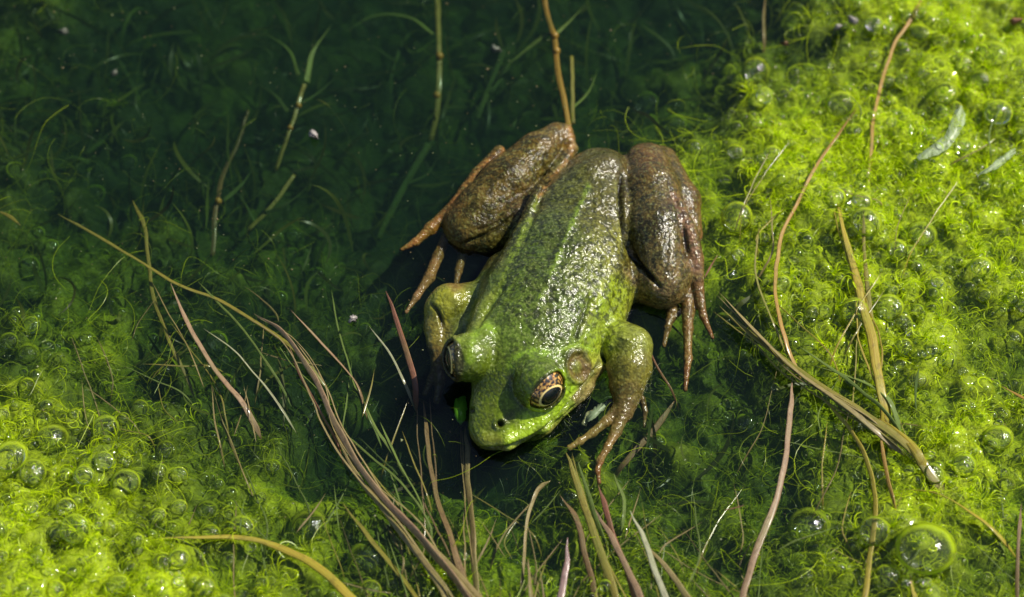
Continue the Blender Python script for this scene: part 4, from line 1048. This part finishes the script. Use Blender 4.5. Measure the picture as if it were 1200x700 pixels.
weed('faint pale weed left of the straight top stem', [(478, 40, -0.87), (462, 70, -0.90), (456, 110, -0.99)], 4, 'dark', [([(462, 70, -0.87), (430, 55, -0.93), (395, 60, -0.99)], 5), ([(468, 60, -0.87), (460, 82, -0.87), (452, 112, -0.93)], 8)])
weed('dim broad weed reaching to the left hind foot', [(500, 170, -0.87), (482, 200, -0.93), (460, 240, -0.99), (440, 280, -1.06)], 16, 'dark', [([(470, 218, -0.93), (500, 205, -0.87), (515, 180, -0.87)], 8)])
weed('blurred weed at the left, behind the bubbles', [(130, 60, -0.87), (160, 110, -0.93), (150, 140, -0.99), (100, 180, -0.99)], 8, 'dark', [([(105, 190, -0.87), (80, 185, -0.87), (50, 215, -0.87)], 8), ([(150, 140, -0.93), (170, 110, -0.87), (200, 90, -0.93)], 7)])
weed('slim weed with drooping blades behind the left knee', [(590, 60, -0.74), (575, 100, -0.81), (560, 140, -0.87)], 8, 'dark', [([(600, 150, -0.74), (612, 135, -0.74), (640, 125, -0.81)], 6), ([(575, 110, -0.81), (600, 75, -0.74), (618, 62, -0.74)], 7)])
weed('dim weed below the leafy one, pointing at the slanting reed', [(345, 205, -0.62), (320, 240, -0.68), (292, 270, -0.74)], 6, 'olive', [([(310, 250, -0.68), (335, 240, -0.62), (365, 215, -0.62)], 6), ([(300, 262, -0.74), (285, 235, -0.74), (270, 220, -0.74)], 6)])
# finer grass in the lower left and along the bottom
for i in range(34):
    x = random.uniform(300, 830); y = random.uniform(560, 690)
    if i < 14: x = random.uniform(240, 480); y = random.uniform(400, 600)
    a = random.uniform(-.5, .9) if x < 600 else random.uniform(-.7, .5); l = random.uniform(45, 110)
    mk = random.choice(['green', 'olive', 'green', 'tan', 'dark'])
    b = random.uniform(-25, 25)
    pts = [(x, y, 0), (x+math.sin(a)*l*.5+b*.4, y+math.cos(a)*l*.5, 0), (x+math.sin(a)*l+b, y+math.cos(a)*l, 0)]
    wn_ = {'green': 'green', 'olive': 'olive', 'tan': 'tan', 'dark': 'dark green'}[mk]; side = near(pts[1][0], pts[1][1])
    o = S_('grass_blade', pts, 1.6, random.uniform(2, 4), mk, 'short fine %s grass blade %s' % (wn_, side), 'blade', (random.uniform(-.15, .02), random.uniform(-.1, .02)))
    o['group'] = 'fine %s grass blades %s' % (wn_, side)
PLACES = [((60, 330), (330, 640), 30, 'left of the frog'), ((380, 600), (560, 700), 18, 'in the bottom reeds left of centre'), ((600, 840), (560, 700), 26, 'in the bottom reeds right of centre'),
          ((850, 1180), (420, 690), 26, 'in the lower right weed'), ((860, 1190), (40, 400), 16, 'in the bright algae at right')]
for (xa, xb), (ya, yb), cnt, wh in PLACES:
    for i in range(cnt):
        x, y = random.uniform(xa, xb), random.uniform(ya, yb); a = random.gauss(.35 if xa < 560 else -.1, .55); l = random.uniform(50, 150)
        b = random.uniform(-30, 30); mk = random.choice(['olive', 'green', 'tan', 'olive', 'yellow' if xa > 800 else 'tan'])
        pp = [(x, y), (x+math.sin(a)*l*.35+b*.5, y+math.cos(a)*l*.35), (x+math.sin(a)*l*.7+b*.8, y+math.cos(a)*l*.7), (x+math.sin(a)*l+b*.4, y+math.cos(a)*l)]
        zz = (random.uniform(-.22, .03), random.uniform(-.2, .03)) if xa < 840 or ya > 400 else (random.uniform(.0, .08), random.uniform(.0, .08))
        o = S_('thin_strand', pp, 1.3, random.uniform(1.8, 3.4), mk, 'thin %s strand %s' % (mk, near(pp[2][0], pp[2][1])), 'strand', zz); o['group'] = 'thin %s strands %s' % (mk, near(pp[2][0], pp[2][1]))

# ------------------------------------------------------------------ scraps
def leaf_scrap(name, outline, z, mat, label, cat, th=.012, bend=.03):
    c = np.mean(np.array(outline, float), 0); P = catmull(np.array(outline+[outline[0]], float), 40)[:-1]; P = P+np.array([[random.uniform(-1.1, 1.1), random.uniform(-1.1, 1.1)] for _ in P])
    top = [W(x, y, z+bend*(((x-c[0])**2+(y-c[1])**2)/400)) for x, y in P]; cen = W(c[0], c[1], z+bend*.6)
    n = len(top); V = top+[cen]+[t-UP*th for t in top]+[cen-UP*th]
    F = [(i, (i+1) % n, n) for i in range(n)]+[((i+1) % n+n+1, i+n+1, 2*n+1) for i in range(n)]+[(i, i+n+1, (i+1) % n+n+1, (i+1) % n) for i in range(n)]
    o = mesh_obj(name, np.array(V)-cen, F, mat, None, True, {'along': np.array([(v[0], v[1]*.3, 0) for v in V], dtype=np.float32)}); o.location = cen
    return tag(o, label, cat)
def plain(name, col, rough=.4, tl=.3):
    q = NT(name); p = q.n('ShaderNodeBsdfPrincipled', Base_Color=(*col, 1), Roughness=rough); t = q.n('ShaderNodeBsdfTranslucent', Color=(*col, 1))
    return q.done(q.n('ShaderNodeMixShader', i0=tl, i1=p.outputs[0], i2=t.outputs[0]).outputs[0])
FRESH = plain('fresh_leaf', (.16, .48, .03), .3); HUSK = plain('pale_husk', (.40, .36, .33), .35, .1)
leaf_scrap('leaf_fragment', [(536, 466), (545, 465), (547, 480), (544, 492), (538, 497), (532, 484), (533, 470)], -.03, FRESH, 'small bright green leaf fragment floating left of the snout', 'leaf')
leaf_scrap('leaf_fragment', [(690, 484), (702, 474), (712, 470), (708, 480), (694, 492), (688, 494)], -.06, plain('pale_leaf', (.35, .45, .25)), 'pale leaf scrap under the frog wrist', 'leaf')
leaf_scrap('leaf_skin', [(1128, 124), (1131, 140), (1122, 160), (1106, 178), (1080, 187), (1076, 182), (1096, 172), (1112, 150), (1120, 130)], .20, SM['ghost'], 'long pale dead leaf skin lying on the bright algae at upper right', 'leaf')
leaf_scrap('leaf_skin', [(1190, 172), (1172, 185), (1150, 202), (1146, 206), (1166, 198), (1188, 182)], .20, SM['ghost'], 'narrow white leaf shred near the right edge, below the dead leaf skin', 'leaf')
for x, y, s, lb, mt in [(367, 157, 7, 'pale triangular seed husk floating in dark water', 'HUSK'), (1000, 23, 7, 'white petal scrap at the top above the bright algae', 'HUSK'), (982, 31, 5, 'pink sliver left of the white petal scrap', 'HUSK'),
                    (580, 57, 7, 'dull pink seed husk above the raised left knee', 'HUSK'), (74, 36, 6, 'pale blurred speck near the top left corner', 'HUSK'), (134, 85, 5, 'pale yellow speck in dark water at the upper left', 'HUSK'),
                    (413, 373, 6, 'pale green skin scrap left of the red brown stalk', 'HUSK'), (1190, 24, 7, 'brown seed at the top right edge', 'RED'), (920, 50, 4, 'red speck at the upper edge of the bright algae', 'RED')]:
    a = random.uniform(0, 6); pts = [(x+s*math.cos(a+t)*f, y+s*math.sin(a+t)*f*.8) for t, f in ((0, 1.2), (1.3, .6), (2.6, .8), (3.7, .9), (5.1, .55))]
    lv_ = float(level(np.array([float(x)]), np.array([float(y)]))[0])
    leaf_scrap('seed_husk', pts, (.0 if y > 140 else -.35) if lv_ < .5 else .12, HUSK if mt == 'HUSK' else SM['red'], lb, 'seed husk', .03, .25)
